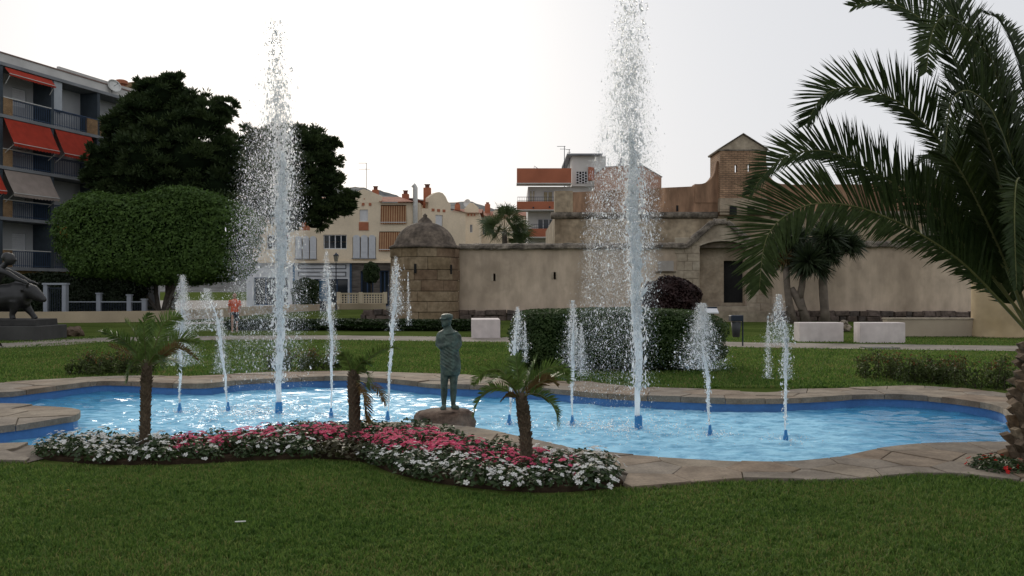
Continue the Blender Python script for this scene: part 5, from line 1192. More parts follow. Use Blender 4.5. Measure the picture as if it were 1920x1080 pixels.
# ------------------------------------------------------------------ lawn blades
def blades(name, pts, h, w, m, rs, lean=.5):
    n = len(pts); a = rs.uniform(0, 2*PI, n); cl = np.random.RandomState(3).rand(400, 400); ci = (np.abs(pts[:, 0])/.055).astype(int) % 400; cj = (pts[:, 1]/.055).astype(int) % 400
    hh_ = h*rs.uniform(.55, 1.25, (n, 1))*(.6+.75*cl[ci, cj])[:, None]; up = np.array([0, 0, 1.0])
    ln = np.stack([np.cos(a), np.sin(a), np.zeros(n)], 1)*rs.uniform(.1, 1, (n, 1))*lean; sd_ = np.stack([-np.sin(a), np.cos(a), np.zeros(n)], 1); q = rs.uniform(0, 2*PI, n)
    sd_ = np.stack([np.cos(q), np.sin(q), np.zeros(n)], 1)*w*rs.uniform(.7, 1.3, (n, 1))*.5; p = np.column_stack([pts, np.zeros(n)])
    mid = p + (up*.6+ln*.35)*hh_; tip = p + (up*.85+ln*1.1)*hh_
    V = np.stack([p-sd_, p+sd_, mid+sd_*.8, mid-sd_*.8, tip], 1).reshape(-1, 3); b = np.arange(n)[:, None]*5
    me = np_mesh(name, V, np.vstack([np.hstack([b, b+1, b+2]), np.hstack([b, b+2, b+3]), np.hstack([b+3, b+2, b+4])]))
    at = me.attributes.new('rnd', 'FLOAT', 'POINT'); at.data.foreach_set('value', np.repeat(rs.rand(n), 5).astype(np.float32))
    return link(name, me, m)
def grass_mat():
    m = bpy.data.materials.new('grass_blade'); m.use_nodes = True; t = m.node_tree; N = t.nodes.new; L = t.links.new; p = t.nodes['Principled BSDF']; out = t.nodes['Material Output']
    at = N('ShaderNodeAttribute'); at.attribute_name = 'rnd'; geo = N('ShaderNodeNewGeometry'); n1 = N('ShaderNodeTexNoise'); n1.inputs['Scale'].default_value = .8; n1.inputs['Detail'].default_value = 6; L(geo.outputs['Position'], n1.inputs['Vector'])
    ad = N('ShaderNodeMath'); ad.operation = 'MULTIPLY_ADD'; L(n1.outputs['Fac'], ad.inputs[0]); ad.inputs[1].default_value = 1.1; ad.inputs[2].default_value = -.55
    a2 = N('ShaderNodeMath'); a2.operation = 'ADD'; L(at.outputs['Fac'], a2.inputs[0]); L(ad.outputs[0], a2.inputs[1])
    r = N('ShaderNodeValToRGB'); e = r.color_ramp.elements; e[0].position = .0; e[0].color = (.040, .090, .016, 1); e[1].position = 1.0; e[1].color = (.20, .19, .07, 1)
    for q, c in ((.45, (.094, .172, .032, 1)), (.82, (.150, .225, .052, 1)), (.95, (.20, .23, .07, 1))):
        k = r.color_ramp.elements.new(q); k.color = c
    L(a2.outputs[0], r.inputs['Fac']); L(r.outputs[0], p.inputs['Base Color']); p.inputs['Roughness'].default_value = .65; p.inputs['Specular IOR Level'].default_value = .2
    tr = N('ShaderNodeBsdfTranslucent'); L(r.outputs[0], tr.inputs['Color']); ms = N('ShaderNodeMixShader'); ms.inputs[0].default_value = .45; L(p.outputs[0], ms.inputs[1]); L(tr.outputs[0], ms.inputs[2]); L(ms.outputs[0], out.inputs['Surface'])
    return m
m_blade = grass_mat()
rs = np.random.RandomState(9)
def scatter(n, y0, y1, half, rs, pw=1.0):
    y = y0 + (y1-y0)*rs.rand(n)**pw; x = (rs.rand(n)*2-1)*half*y; return np.stack([x, y], 1)
ed = LEc[np.argsort(LEc[:, 0])]
p = scatter(300000, 4.2, 8.3, .66, rs); lim = np.interp(p[:, 0], ed[:, 0], ed[:, 1]) + .035*np.sin(p[:, 0]*9)+.02*np.sin(p[:, 0]*23) + .045
dens = .55 + .45*np.sin(p[:, 0]*1.3+2*np.sin(p[:, 1]*.9))*np.sin(p[:, 1]*2.1)
ok = (p[:, 1] < lim) & (rs.rand(len(p)) < .62+.38*dens); p = p[ok]
print('blades', len(p))
tag(blades('lawn_grass', p, .036, .0072, m_blade, rs, .95), 'short dark green turf in the foreground', 'grass', kind='stuff')
p = scatter(125000, 14.0, 30, .68, rs, 1.5); ok = ~in_poly(p, OUT) 
pcu = curve(pc, .6, closed=False); py_ = np.interp(p[:, 0], pcu[:, 0], pcu[:, 1]); ok &= np.abs(p[:, 1]-py_) > 1.15+.08*np.sin(p[:, 0]*3); p = p[ok]
tag(blades('far_lawn_grass', p, .045, .020, m_blade, rs, .7), 'mown lawn beyond the pool', 'grass', kind='stuff')

# ------------------------------------------------------------------ flower bed
m_soil = M('bed_soil', (.045, .032, .022), 1, .3, 8, bump=.8, bscale=30, spec=0)
dB = nrm(np.roll(BED, -1, 0)-np.roll(BED, 1, 0)); nB = np.stack([-dB[:, 1], dB[:, 0]], 1)*(1 if area(BED) > 0 else -1); bi = BED + nB*.10
sb = MB().prism_z([tuple(q) for q in bi], .0, .035).build('bed_soil', m_soil); tag(sb, kind='structure')
m_ileaf = lm('bedding_leaf', (.020, .042, .012), (.048, .082, .022), .22, .5, 12, .35)
m_dleaf = lm('bronze_bedding_leaf', (.040, .030, .014), (.05, .055, .02), .22, .5, 8, .3)
m_pw = M('white_petal', (.78, .78, .76), .7, .05, 20, trans=.35); m_pp = M('pink_petal', (.80, .050, .18), .7, .22, 9, trans=.35, col2=(.90, .17, .29)); m_pr = M('red_petal', (.66, .020, .022), .7, .15, 9, trans=.3)
def blossom_mesh(seed, m, r=.027):
    rr = random.Random(seed); V = [(0, 0, 0)]; Fc = []
    for k in range(5):
        a = 2*PI*k/5+rr.uniform(-.12, .12); q = r*rr.uniform(.85, 1.12); b = len(V)
        for da, f, z in ((-.52, .72, .006), (-.3, 1.0, .004+rr.uniform(0, .006)), (.3, 1.0, .004+rr.uniform(0, .006)), (.52, .72, .006)): V.append((q*f*math.cos(a+da), q*f*math.sin(a+da), z))
        Fc += [(0, b, b+1, b+2, b+3)]
    me = MB().add(V, Fc).mesh('blossom'); me.materials.append(m); return me
BL = {'w': [blossom_mesh(i, m_pw) for i in range(5)], 'p': [blossom_mesh(10+i, m_pp, .026) for i in range(5)], 'r': [blossom_mesh(20+i, m_pr, .034) for i in range(4)]}
def foliage_mesh(seed, n, R, h, m):
    rs = np.random.RandomState(seed); d = sphere_pts(n, rs); d[:, 2] = np.abs(d[:, 2]); c = d*rs.uniform(.55, 1, (n, 1))*np.array([R, R, h]); c[:, 2] += .02
    me = leaf_mesh('foliage', c, nrm(d+np.array([0, 0, .5])), rs.uniform(.04, .07, n), .5, .5, .12, rs); me.materials.append(m); return me
FOL = [foliage_mesh(i, 130, .155, .18, m_ileaf) for i in range(5)]; FOLd = [foliage_mesh(30+i, 130, .15, .16, m_dleaf) for i in range(2)]
LBL = {'w': ('white_bedding_plant', 'white-flowered plant in the curved bed', 'white bedding plants'), 'p': ('pink_bedding_plant', 'pink-flowered plant in the curved bed', 'pink bedding plants'),
       'g': ('green_bedding_plant', 'green plant with hardly a flower in the curved bed', 'green bedding plants'), 'r': ('red_bedding_plant', 'red-flowered bedding plant at the foot of the big palm trunk', 'red bedding plants')}
def plant(x, y, kind, nb, sc, rs, z0=.03, dark=False, where=''):
    nm, lab, grp = LBL[kind]; lab = lab + where; o = empty(nm, (x, y, z0), rs.uniform(0, 6.28)); o.scale = (sc*.94, sc*.94, sc*.76); tag(o, lab, 'flower', grp)
    link('foliage', (FOLd[rs.randint(2)] if dark else FOL[rs.randint(5)]), None, o)
    for j in range(nb):
        d = sphere_pts(1, rs)[0]; d[2] = abs(d[2])*1.2+.12; d /= np.linalg.norm(d); c_ = d*np.array([.165, .165, .20]); tl = Vector((d[0]*.8, d[1]*.8, d[2]+.25)).normalized()
        key = kind if kind in BL else 'w'
        b = link('blossom', BL[key][rs.randint(len(BL[key]))], None, o, tuple(c_+np.array([0, 0, .02]))); b.rotation_euler = tl.to_track_quat('Z', 'Y').to_euler(); s_ = rs.uniform(.55, 1.25); b.scale = (s_, s_, s_)
rs = np.random.RandomState(17)
fpx_ = [(q[0], q[1]) for q in BED_px[:15]]; bpx_ = [(q[0], q[1]) for q in BED_px[14:]] + [BED_px[0]]
fx_, fy_ = zip(*sorted(fpx_)); bx_, by_ = zip(*sorted(bpx_))
cand = np.stack([rs.uniform(BED[:, 0].min(), BED[:, 0].max(), 6000), rs.uniform(BED[:, 1].min(), BED[:, 1].max(), 6000)], 1); cand = cand[in_poly(cand, BED + nB*.085)]
got = []
trunks_ = [G(272, 852, 0), G(665, 835, 0), G(988, 888, 0)]
for q in cand:
    if any((q[0]-g_[0])**2+(q[1]-g_[1])**2 < .165**2 for g_ in got) or any((q[0]-t_.x)**2+(q[1]-t_.y)**2 < .12**2 for t_ in trunks_): continue
    got.append(q)
for q in got:
    px, py = px_of(q[0], q[1], 0); f = np.interp(px, fx_, fy_); b = np.interp(px, bx_, by_); v = (py-b)/max(4, f-b); nz_ = rs.normal(0, .06)
    kind, nb, dark = 'w', rs.randint(14, 22), False
    if px > 330 and px < 1010:
        if v+nz_ < .22: kind, nb = 'g', rs.randint(0, 3)
        elif v+nz_ < .60: kind, nb = 'p', rs.randint(28, 40)
        elif 590 < px < 690: kind, nb, dark = 'g', 0, True
        else: nb = rs.randint(5, 10) if px < 700 else rs.randint(10, 17)
    elif px >= 1010 and .3 < v+nz_ < .62 and px < 1090: kind, nb = 'p', 16
    where = ', left of the leftmost palm' if px < 262 else ', between the leftmost and middle palms' if px < 655 else ', between the middle and right palms' if px < 975 else ', right of the right palm'
    plant(q[0], q[1], kind, int(nb*rs.uniform(.6, 1.3)), rs.uniform(.75, 1.25), rs, dark=dark, where=where)
print('plants', len(got))
for px, py in ((1838, 884), (1862, 890), (1888, 886), (1905, 893), (1935, 893), (1850, 878), (1872, 880)):
    q = G(px, py, 0); plant(q.x, q.y, 'r', rs.randint(2, 4), .8, rs, z0=.02)
# ------------------------------------------------------------------ fountain jets
m = bpy.data.materials.new('spray_water'); m.use_nodes = True; t = m.node_tree; t.nodes.clear(); N = t.nodes.new; L = t.links.new
out = N('ShaderNodeOutputMaterial'); df = N('ShaderNodeBsdfDiffuse'); df.inputs[0].default_value = (.93, .955, .97, 1)
tl = N('ShaderNodeBsdfTranslucent'); tl.inputs[0].default_value = (.94, .965, .98, 1); gs = N('ShaderNodeBsdfGlossy'); gs.inputs['Roughness'].default_value = .15
a1 = N('ShaderNodeMixShader'); a1.inputs[0].default_value = .5; L(df.outputs[0], a1.inputs[1]); L(tl.outputs[0], a1.inputs[2])
gs = N('ShaderNodeBsdfGlass'); gs.inputs['IOR'].default_value = 1.33; gs.inputs['Roughness'].default_value = .05
a2 = N('ShaderNodeMixShader'); a2.inputs[0].default_value = .46; L(a1.outputs[0], a2.inputs[1]); L(gs.outputs[0], a2.inputs[2]); L(a2.outputs[0], out.inputs['Surface'])
m_spray = m
m_core = m.copy(); m_core.name = 'core_water'
for nd_ in m_core.node_tree.nodes:
    if nd_.type == 'MIX_SHADER' and abs(nd_.inputs[0].default_value-.46) < .01: nd_.inputs[0].default_value = .12
m_nozz = M('nozzle_blue', (.05, .22, .48), .5, .1, 5)
g_ = (1+5**.5)/2
ICO_V = nrm(np.array([(-1,g_,0),(1,g_,0),(-1,-g_,0),(1,-g_,0),(0,-1,g_),(0,1,g_),(0,-1,-g_),(0,1,-g_),(g_,0,-1),(g_,0,1),(-g_,0,-1),(-g_,0,1)]))
ICO_F = np.array([(0,11,5),(0,5,1),(0,1,7),(0,7,10),(0,10,11),(1,5,9),(5,11,4),(11,10,2),(10,7,6),(7,1,8),(3,9,4),(3,4,2),(3,2,6),(3,6,8),(3,8,9),(4,9,5),(2,4,11),(6,2,10),(8,6,7),(9,8,1)])
OCT_V = np.array([(1,0,0),(-1,0,0),(0,1,0),(0,-1,0),(0,0,1),(0,0,-1.)]); OCT_F = np.array([(0,2,4),(2,1,4),(1,3,4),(3,0,4),(2,0,5),(1,2,5),(3,1,5),(0,3,5)])
TET_V = nrm(np.array([(1,1,1),(1,-1,-1),(-1,1,-1),(-1,-1,1.)])); TET_F = np.array([(0,1,2),(0,3,1),(0,2,3),(1,3,2)])
def drops(name, c, r, stretch, parent, shape, rs, tilt=.35, smooth=True):
    bv, bf = shape; n = len(c)
    if n == 0: return
    ax = nrm(np.array([0, 0, 1.0]) + rs.normal(0, tilt, (n, 3))); u_ = nrm(np.cross(ax, rs.normal(0, 1, (n, 3)))); w_ = np.cross(ax, u_)
    r = np.asarray(r).reshape(-1, 1, 1); s = np.asarray(stretch).reshape(-1, 1, 1)*np.ones((n, 1, 1))
    b = bv[None]*(1+rs.normal(0, .18, (n, len(bv), 1)))
    V = c[:, None, :] + r*(b[..., 0:1]*u_[:, None] + b[..., 1:2]*w_[:, None] + s*b[..., 2:3]*ax[:, None])
    Fc = (bf[None] + (np.arange(n)*len(bv))[:, None, None]).reshape(-1, 3)
    o = link(name, np_mesh(name, V.reshape(-1, 3), Fc, smooth), m_spray, parent); o['kind'] = 'stuff'; return o
def column(name, zs, ctr, rad_, parent, rs, nside=12, rough=.25):
    n = len(zs); ph = rs.uniform(0, 6.28, nside); V = []
    cur = rs.normal(0, 1, (n, nside)); 
    for _ in range(2): cur = (cur + np.roll(cur, 1, 0) + np.roll(cur, -1, 0) + .6*np.roll(cur, 1, 1) + .6*np.roll(cur, -1, 1))/3.2
    for i in range(n):
        for k in range(nside):
            a = 2*PI*k/nside + .4*zs[i]; r = rad_[i]*(1+rough*cur[i, k]*min(1, .25+i/n*1.5)); V.append((ctr[i][0]+r*math.cos(a), ctr[i][1]+r*math.sin(a), zs[i]))
    I = np.arange(n*nside).reshape(n, nside); R_ = np.roll(I, -1, 1)
    Fq = np.stack([I[:-1], R_[:-1], R_[1:], I[1:]], -1).reshape(-1, 4)
    return link(name, np_mesh(name, np.array(V), Fq, True), m_core, parent)

def big_jet(px, py, label, ctrpx, fall, seed):
    """ctrpx: (y, x) of the core in the picture; fall: (y, x_left, x_right) of the falling spray"""
    rs = np.random.RandomState(seed); b = G(px, py, ZW); Yj = b.y; k = Yj/F; o = empty('tall_water_jet', (b.x, b.y, ZW)); tag(o, label, 'fountain jet', 'tall fountain jets')
    nz_ = MB().lathe([(.05, -.3), (.05, .13), (.047, .14), (.047, .165), (.033, .165), (.033, .1)], 20).build('nozzle', m_nozz, o, smooth=False)
    zf = lambda y: CH-(np.asarray(y, float)-HZ)*k - ZW; ys, xs = zip(*sorted(ctrpx)); cx = lambda y: (np.interp(y, ys, xs)-px)*k
    ytop = ys[0]; z1 = float(zf(ytop)); z0 = .165
    y_of = lambda z: HZ - (z+ZW-CH)/k
    zc_ = np.arange(z0, z0+(z1-z0)*.66, .03); fr_ = (zc_-z0)/(z1-z0)
    rr = .034 + .036*np.clip(fr_/.5, 0, 1) ; rr = rr*(1-np.clip((fr_-.5)/.17, 0, 1)*.75)
    ctr = [(cx(y_of(z))+.012*math.sin(z*5+seed), .012*math.cos(z*4)) for z in zc_]
    column('water_column', zc_, ctr, rr, o, rs, 14, .42)
    # torn upper core
    n = 3300; f = rs.beta(1.5, 1.35, n)*.84+.17; f = np.clip(f, .0, 1.0); z = z0+(z1-z0)*f; y = y_of(z)
    sg = np.interp(f, [.0, .3, .5, .7, .9, 1], [.03, .05, .07, .095, .10, .06])
    c = np.stack([cx(y)+rs.normal(0, 1, n)*sg, rs.normal(0, 1, n)*sg, z], 1)
    drops('torn_water', c, rs.gamma(1.8, .0022, n)+.0023, rs.uniform(1.2, 3.4, n), o, (ICO_V, ICO_F), rs, .3)
    # strands clinging to the core
    n = 2600; f = rs.uniform(.05, .85, n); z = z0+(z1-z0)*f; sg = .045+.10*f; c = np.stack([cx(y_of(z))+rs.normal(0, 1, n)*sg, rs.normal(0, 1, n)*sg, z], 1)
    drops('strands', c, rs.gamma(2, .0022, n)+.002, rs.uniform(1.5, 4, n), o, (OCT_V, OCT_F), rs, .3)
    # falling drops: two walls, denser to the windward side
    fy, fl, frr = zip(*sorted(fall))
    def falling(n, mean, shape, nm, rs, pw, mn):
        y = rs.triangular(fy[0], fy[0]+(fy[-1]-fy[0])*pw, fy[-1], n); l, r_ = np.interp(y, fy, fl), np.interp(y, fy, frr); u_ = rs.beta(1.1, 1.05, n); x = l+(r_-l)*u_ + rs.normal(0, 6, n)
        dep = rs.normal(0, .30, n)*np.interp(y, [fy[0], fy[-1]], [.5, 1.2]); z = zf(y)
        c = np.stack([(x-px)*k, dep, z], 1); c = c[z > .01]; m_ = len(c)
        drops(nm, c, rs.gamma(1.6, mean, m_)*.85+mn, rs.uniform(1.2, 3.6, m_), o, shape, rs, .35)
    falling(380, .0022, (ICO_V, ICO_F), 'falling_drops', rs, .35, .003); falling(10500, .0010, (OCT_V, OCT_F), 'spray_drops', rs, .5, .0018); falling(58000, .00055, (TET_V, TET_F), 'fine_spray', rs, .6, .0009)
    # splash where it lands
    n = 1700; a = rs.uniform(0, 6.28, n); d_ = np.abs(rs.normal(0, .75, n))+.1; c = np.stack([d_*np.cos(a)-.25, d_*np.sin(a), np.abs(rs.exponential(.03, n))], 1); c = c[in_poly(c[:, :2]+np.array([b.x, b.y]), POOL)]
    drops('splash', c, rs.gamma(2, .0018, len(c))+.0018, rs.uniform(.8, 1.6, len(c)), o, (OCT_V, OCT_F), rs, .8)
big_jet(523, 775, 'left of the two tall white water jets', [(40,518),(100,517),(200,522),(300,529),(450,527),(600,525),(775,523)],
        [(55,488,545),(150,482,548),(230,470,552),(330,456,560),(480,440,565),(600,432,572),(700,430,575),(770,432,580)], 901)
big_jet(1197, 803, 'right of the two tall white water jets', [(-30,1178),(50,1180),(150,1178),(260,1183),(330,1187),(450,1190),(600,1195),(803,1197)],
        [(-25,1152,1205),(100,1142,1214),(200,1132,1220),(300,1112,1228),(420,1100,1232),(600,1088,1225),(720,1072,1225),(795,1065,1235)], 902)

def small_jet(px, py, label, path, burst, fallside, seed, dense=1.0):
    """path: (x, y) of the stream; burst: (x, y, sx, sy) cloud in picture px"""
    rs = np.random.RandomState(seed); b = G(px, py, ZW); k = b.y/F; o = empty('small_water_jet', (b.x, b.y, ZW)); tag(o, label, 'fountain jet', 'small fountain jets')
    MB().lathe([(.030, -.2), (.030, .055), (.020, .07), (.016, .12), (.010, .13)], 12).build('nozzle', m_nozz, o)
    zf = lambda y: CH-(np.asarray(y, float)-HZ)*k - ZW
    xs, ys = zip(*path); zz = [float(zf(y)) for y in ys]; z = np.arange(.12, max(zz), .02); xi = np.interp(z, zz, [(x-px)*k for x in xs]); f = (z-.12)/(max(zz)-.12)
    column('water_column', z, [(x+.006*math.sin(v*9+seed), .006*math.cos(v*11)) for x, v in zip(xi, z)], (.006+.013*np.sin(np.clip(f*1.1, 0, 1)*PI*.8)+.004*rs.rand(len(z)))*(1-.85*np.clip((f-.72)/.28, 0, 1)), o, rs, 8, .5)
    n = int(330*dense); fz = rs.beta(1.4, 1, n); z2 = .15+fz*(max(zz)-.15); c = np.stack([np.interp(z2, zz, [(x-px)*k for x in xs])+rs.normal(0, 1, n)*(.010+.03*fz), rs.normal(0, 1, n)*(.01+.03*fz), z2], 1)
    drops('strands', c, rs.gamma(2, .0018, n)+.0018, rs.uniform(1, 3, n), o, (OCT_V, OCT_F), rs, .4)
    for bx, by, sx, sy in burst:
        for cnt, mean, mn, shp, nm in ((80, .0016, .0022, (ICO_V, ICO_F), 'burst_drops'), (850, .0009, .0013, (OCT_V, OCT_F), 'spray_drops'), (3600, .0005, .0009, (TET_V, TET_F), 'fine_spray')):
            n = int(cnt*dense*sx*sy/1100); u_ = rs.rand(n); y = by - sy + 2*sy*u_**.8; w = sx*(.16+.95*u_**.8)
            x = bx + rs.normal(0, .55, n)*w + fallside*u_*sx*.5; zz2 = zf(y); c = np.stack([(x-px)*k, rs.normal(0, .5, n)*w*k, zz2], 1); c = c[zz2 > .01]
            drops(nm, c, rs.gamma(1.7, mean, len(c))+mn, rs.uniform(1, 2.8, len(c)), o, shp, rs, .4)
    n = 260; a = rs.uniform(0, 6.28, n); d_ = np.abs(rs.normal(0, .22, n))+.03; c = np.stack([d_*np.cos(a), d_*np.sin(a), np.abs(rs.exponential(.018, n))], 1)
    drops('splash', c, rs.gamma(2, .0015, n)+.0015, rs.uniform(.8, 1.5, n), o, (OCT_V, OCT_F), rs, .8)
SJ = [
 (337, 772, 'small water jet right behind the leftmost young palm, bursting into a dense white plume', [(337,772),(338,690),(340,640),(341,560)], [(342,600,30,85),(342,570,16,50)], 0, 1.25),
 (428, 770, 'small water jet bending left, between the leftmost palm and the tall left jet', [(428,770),(420,690),(412,630),(405,585),(392,560)], [(388,580,34,40),(415,640,16,60)], 0, .9),
 (621, 782, 'small water jet left of the middle young palm', [(621,782),(622,690),(622,640),(617,560),(614,500)], [(612,540,18,70),(622,640,16,40)], .4, .9),
 (727, 788, 'small water jet between the middle palm and the bronze boy, with a rounded double crest', [(727,788),(731,690),(736,620),(742,540),(748,495)], [(742,535,14,56),(765,560,5,50),(736,560,10,60)], .6, 1.0),
 (955, 795, 'small water jet behind the right-hand young palm', [(955,795),(960,710),(966,640),(971,590)], [(970,615,17,40),(984,640,6,40)], .5, 1.15),
 (1073, 797, 'small water jet left of the tall right jet, in front of the clipped hedge', [(1073,797),(1073,720),(1074,650),(1075,590)], [(1074,625,22,62),(1090,655,12,50)], 0, 1.1),
 (1331, 816, 'small water jet in front of the right end of the clipped hedge', [(1331,816),(1328,760),(1327,710),(1322,680),(1316,640)], [(1314,630,42,62),(1320,600,20,32)], 0, 1.1),
 (1473, 826, 'rightmost small water jet, in front of the white blocks', [(1473,826),(1472,760),(1473,700),(1474,650),(1466,600)], [(1460,600,24,48),(1440,650,8,60),(1474,660,12,50)], 0, 1.0),
]
for i, (px, py, lab, path, bur, fs_, dn) in enumerate(SJ): small_jet(px, py, lab, path, bur, fs_, 920+i, dn)

# ------------------------------------------------------------------ bronze boy on his rock
YS = 10.55; ks = YS/F; sx0 = (842-960)*ks; zr = CH-(767-HZ)*ks
rk = empty('statue_rock', ((838-960)*ks, YS, 0)); tag(rk, 'reddish brown boulder in the pool carrying the bronze boy', 'rock')
mb = MB(); mb.lathe([(.30, -.62), (.34, -.3), (.36, -.1), (.34, zr-.05), (.27, zr), (.1, zr+.004)], 16, sy=.75)
me = fuse(mb, .03, 2)
for v in me.vertices:
    q = v.co; nn_ = mnoise.fractal((q.x*5, q.y*5, q.z*5), 1, 2, 4)*.035
    if q.z < zr-.02: v.co = q + Vector((q.x, q.y, 0)).normalized()*(nn_*1.6 + .05*(abs(q.x)) )
    v.co.x += .06*(zr-q.z)*(1 if q.x < 0 else 0)*-3*(q.z < zr-.05)
link('boulder', me, M('brown_rock', (.115, .072, .052), .9, .3, 5, col2=(.20, .145, .11), bump=.9, bscale=14, fine=.25, fscale=30), rk)
m_bronze = M('green_bronze', (.038, .062, .050), .55, .35, 14, col2=(.075, .115, .092), spec=.5, bump=.35, bscale=40, fine=.25, fscale=60)
st = empty('bronze_boy_statue', (sx0, YS, zr)); tag(st, 'green bronze statue of a boy in cap and wrapped cloak standing on a rock', 'statue')
mb = MB()
mb.loft([(.42, .016, .0, .112, .088), (.46, .018, 0, .122, .098), (.52, .020, 0, .128, .102), (.62, .016, 0, .124, .100), (.72, .006, 0, .116, .096), (.80, -.002, -.008, .126, .100), (.87, -.008, -.006, .142, .095), (.925, -.008, 0, .146, .082), (.955, -.010, 0, .120, .068), (.985, -.012, 0, .060, .052), (1.03, -.016, -.005, .042, .044)], 24)
# wrapped arms under the cloak and diagonal folds
mb.tube([(-.120, .0, .90), (-.132, -.02, .80), (-.100, -.070, .770), (-.02, -.090, .80), (.05, -.088, .83)], [.042, .040, .034, .028, .02], 10)
mb.tube([(.112, .0, .91), (.124, -.01, .80), (.10, -.055, .745), (.0, -.08, .755)], [.042, .040, .034, .02], 10)
for i in range(9):
    z_ = .47+i*.045; mb.tube([(-.115, -.045, z_+.10), (-.05, -.093, z_+.06), (.04, -.10, z_), (.115, -.06, z_-.05 if z_ > .5 else z_)], [.006, .011, .012, .006], 6)
mb.tube([(-.10, -.03, .955), (-.03, -.08, .93), (.06, -.075, .945), (.11, -.02, .955)], [.012, .016, .016, .012], 8)
# head turned to the left
mb.ball((-.028, -.008, 1.085), (.060, .068, .078), 18, 12); mb.ball((-.048, -.030, 1.055), (.042, .044, .045), 14, 10)
fd = Vector((-.78, -.62, 0)); 
mb.tube([Vector((-.028, -.008, 1.105))+fd*.055, Vector((-.028, -.008, 1.085))+fd*.078, Vector((-.028, -.008, 1.072))+fd*.074], [.009, .013, .009], 8)
mb.tube([Vector((-.028, -.008, 1.108))+fd*.058+Vector((.028, -.034, 0)), Vector((-.028, -.008, 1.11))+fd*.062-Vector((.024, -.03, 0))], [.009, .009], 6)
mb.tube([Vector((-.028, -.008, 1.048))+fd*.058+Vector((.014, -.018, 0)), Vector((-.028, -.008, 1.048))+fd*.058-Vector((.014, -.018, 0))], [.007, .007], 6)
mb.ball(Vector((-.028, -.008, 1.028))+fd*.05, (.018, .018, .014), 10, 8)
for s_ in (1, -1): mb.ball(Vector((-.022, -.002, 1.08))+Vector((fd.y, -fd.x, 0))*(.060*s_), (.012, .014, .022), 8, 6)
# legs and shoes
for x_, toe, y0 in ((-.062, (-.075, -.10), -.01), (.052, (.115, -.055), .0)):
    mb.tube([(x_+.012, y0, .46), (x_+.006, y0-.006, .36), (x_+.004, y0-.014, .28), (x_+.002, y0+.004, .21), (x_, y0, .12), (x_, y0, .05), (x_, y0, .015)], [.056, .050, .042, .044, .034, .028, .032], 12)
    a_, b_ = Vector((x_-toe[0]*.12+x_*.12, y0+.02, .022)), Vector((toe[0], toe[1], .018)); mb.tube([a_, a_.lerp(b_, .45), b_.lerp(a_, .15), b_], [.028, .034, .034, .022], 10)
me = fuse(mb, .0085, 3, .45); fig = link('figure', me, m_bronze, st)
cp = MB().loft([(1.105, -.030, -.010, .064, .072), (1.12, -.028, -.008, .072, .080), (1.145, -.026, -.004, .078, .084), (1.168, -.024, 0, .068, .074), (1.18, -.022, 0, .035, .04)], 20)
bb = Vector((-.028, -.008, 1.118))+fd*.06
cp.tube([bb+Vector((.040, -.050, 0)), bb+fd*.030, bb-Vector((.040, -.050, 0))], [.007, .012, .007], 8)
link('cap', fuse(cp, .006, 3), m_bronze, fig)

# ------------------------------------------------------------------ bronze bull and rider on a plinth
Yb = 28.0; kb_ = Yb/F; bl = empty('bull_monument', ((-10-960)*kb_, Yb, 0)); tag(bl, 'dark bronze bull with a rider on a grey plinth at the far left edge', 'statue')
bxp = lambda x: (x+10)*kb_; bzp = lambda y: CH-(y-HZ)*kb_
MB().box(bxp(-130), bxp(99), -.7, .9, 0, bzp(610)).build('plinth', M('plinth_concrete', (.065, .064, .062), .95, .25, 1.2, fine=.2), bl, bevel=.02)
mb = rough_block(bxp(86)-bxp(-120), bzp(598)-bzp(610), 1.3, 4, .03, .03); mb.build('base_slab', M('base_bronze', (.035, .034, .033), .7, .3, 3, bump=.6, bscale=8), bl, loc=((bxp(86)+bxp(-120))/2, .1, (bzp(598)+bzp(610))/2))
m_db = M('dark_bronze', (.012, .012, .013), .5, .3, 4, col2=(.024, .024, .025), spec=.5, bump=.3, bscale=12)
mb = MB(); z0 = bzp(599)
q = lambda x, y, d=0: (bxp(x), d, bzp(y))
mb.tube([q(-92, 562), q(-80, 556), q(-50, 560), q(-15, 560), q(15, 558), q(38, 556), q(52, 556)], [.20, .36, .42, .44, .46, .42, .30], 16)
mb.tube([q(30, 545), q(48, 545), q(62, 548), q(74, 557), q(82, 562)], [.33, .30, .24, .17, .11], 14)
mb.ball(q(82, 562), (.09, .12, .09)); mb.tube([q(20, 548), q(35, 538)], [.3, .22], 10)
for s_ in (-1, 1):
    mb.tube([q(58, 541, .14*s_), q(60, 533, .30*s_), q(68, 528, .30*s_)], [.06, .05, .02], 8); mb.ball(q(52, 543, .3*s_), (.05, .12, .06), 8, 6)
    mb.tube([q(34, 565, .22*s_), q(40+6*s_, 580, .22*s_), q(42+12*s_, 590, .22*s_), (q(46+14*s_, 597, .22*s_)[0], .22*s_, z0)], [.22, .13, .09, .10], 10)
    mb.tube([q(-82, 565, .2*s_), q(-78-4*s_, 578, .22*s_), q(-88-4*s_, 588, .22*s_), (q(-84-4*s_, 597, .22*s_)[0], .22*s_, z0)], [.26, .15, .09, .10], 10)
mb.tube([q(-96, 555), q(-106, 570), q(-104, 590)], [.05, .04, .06], 8)
link('bull', fuse(mb, .035, 4), m_db, bl)
mb = MB()
mb.tube([q(-20, 545), q(-14, 530), q(-6, 512), q(0, 503)], [.24, .22, .26, .16], 14); mb.tube([q(2, 503), q(12, 494)], [.10, .09], 10)
mb.ball(q(19, 486), (.17, .18, .21), 16, 12); mb.tube([q(28, 487), q(32, 488)], [.05, .03], 8); mb.ball(q(13, 482), (.16, .18, .17))
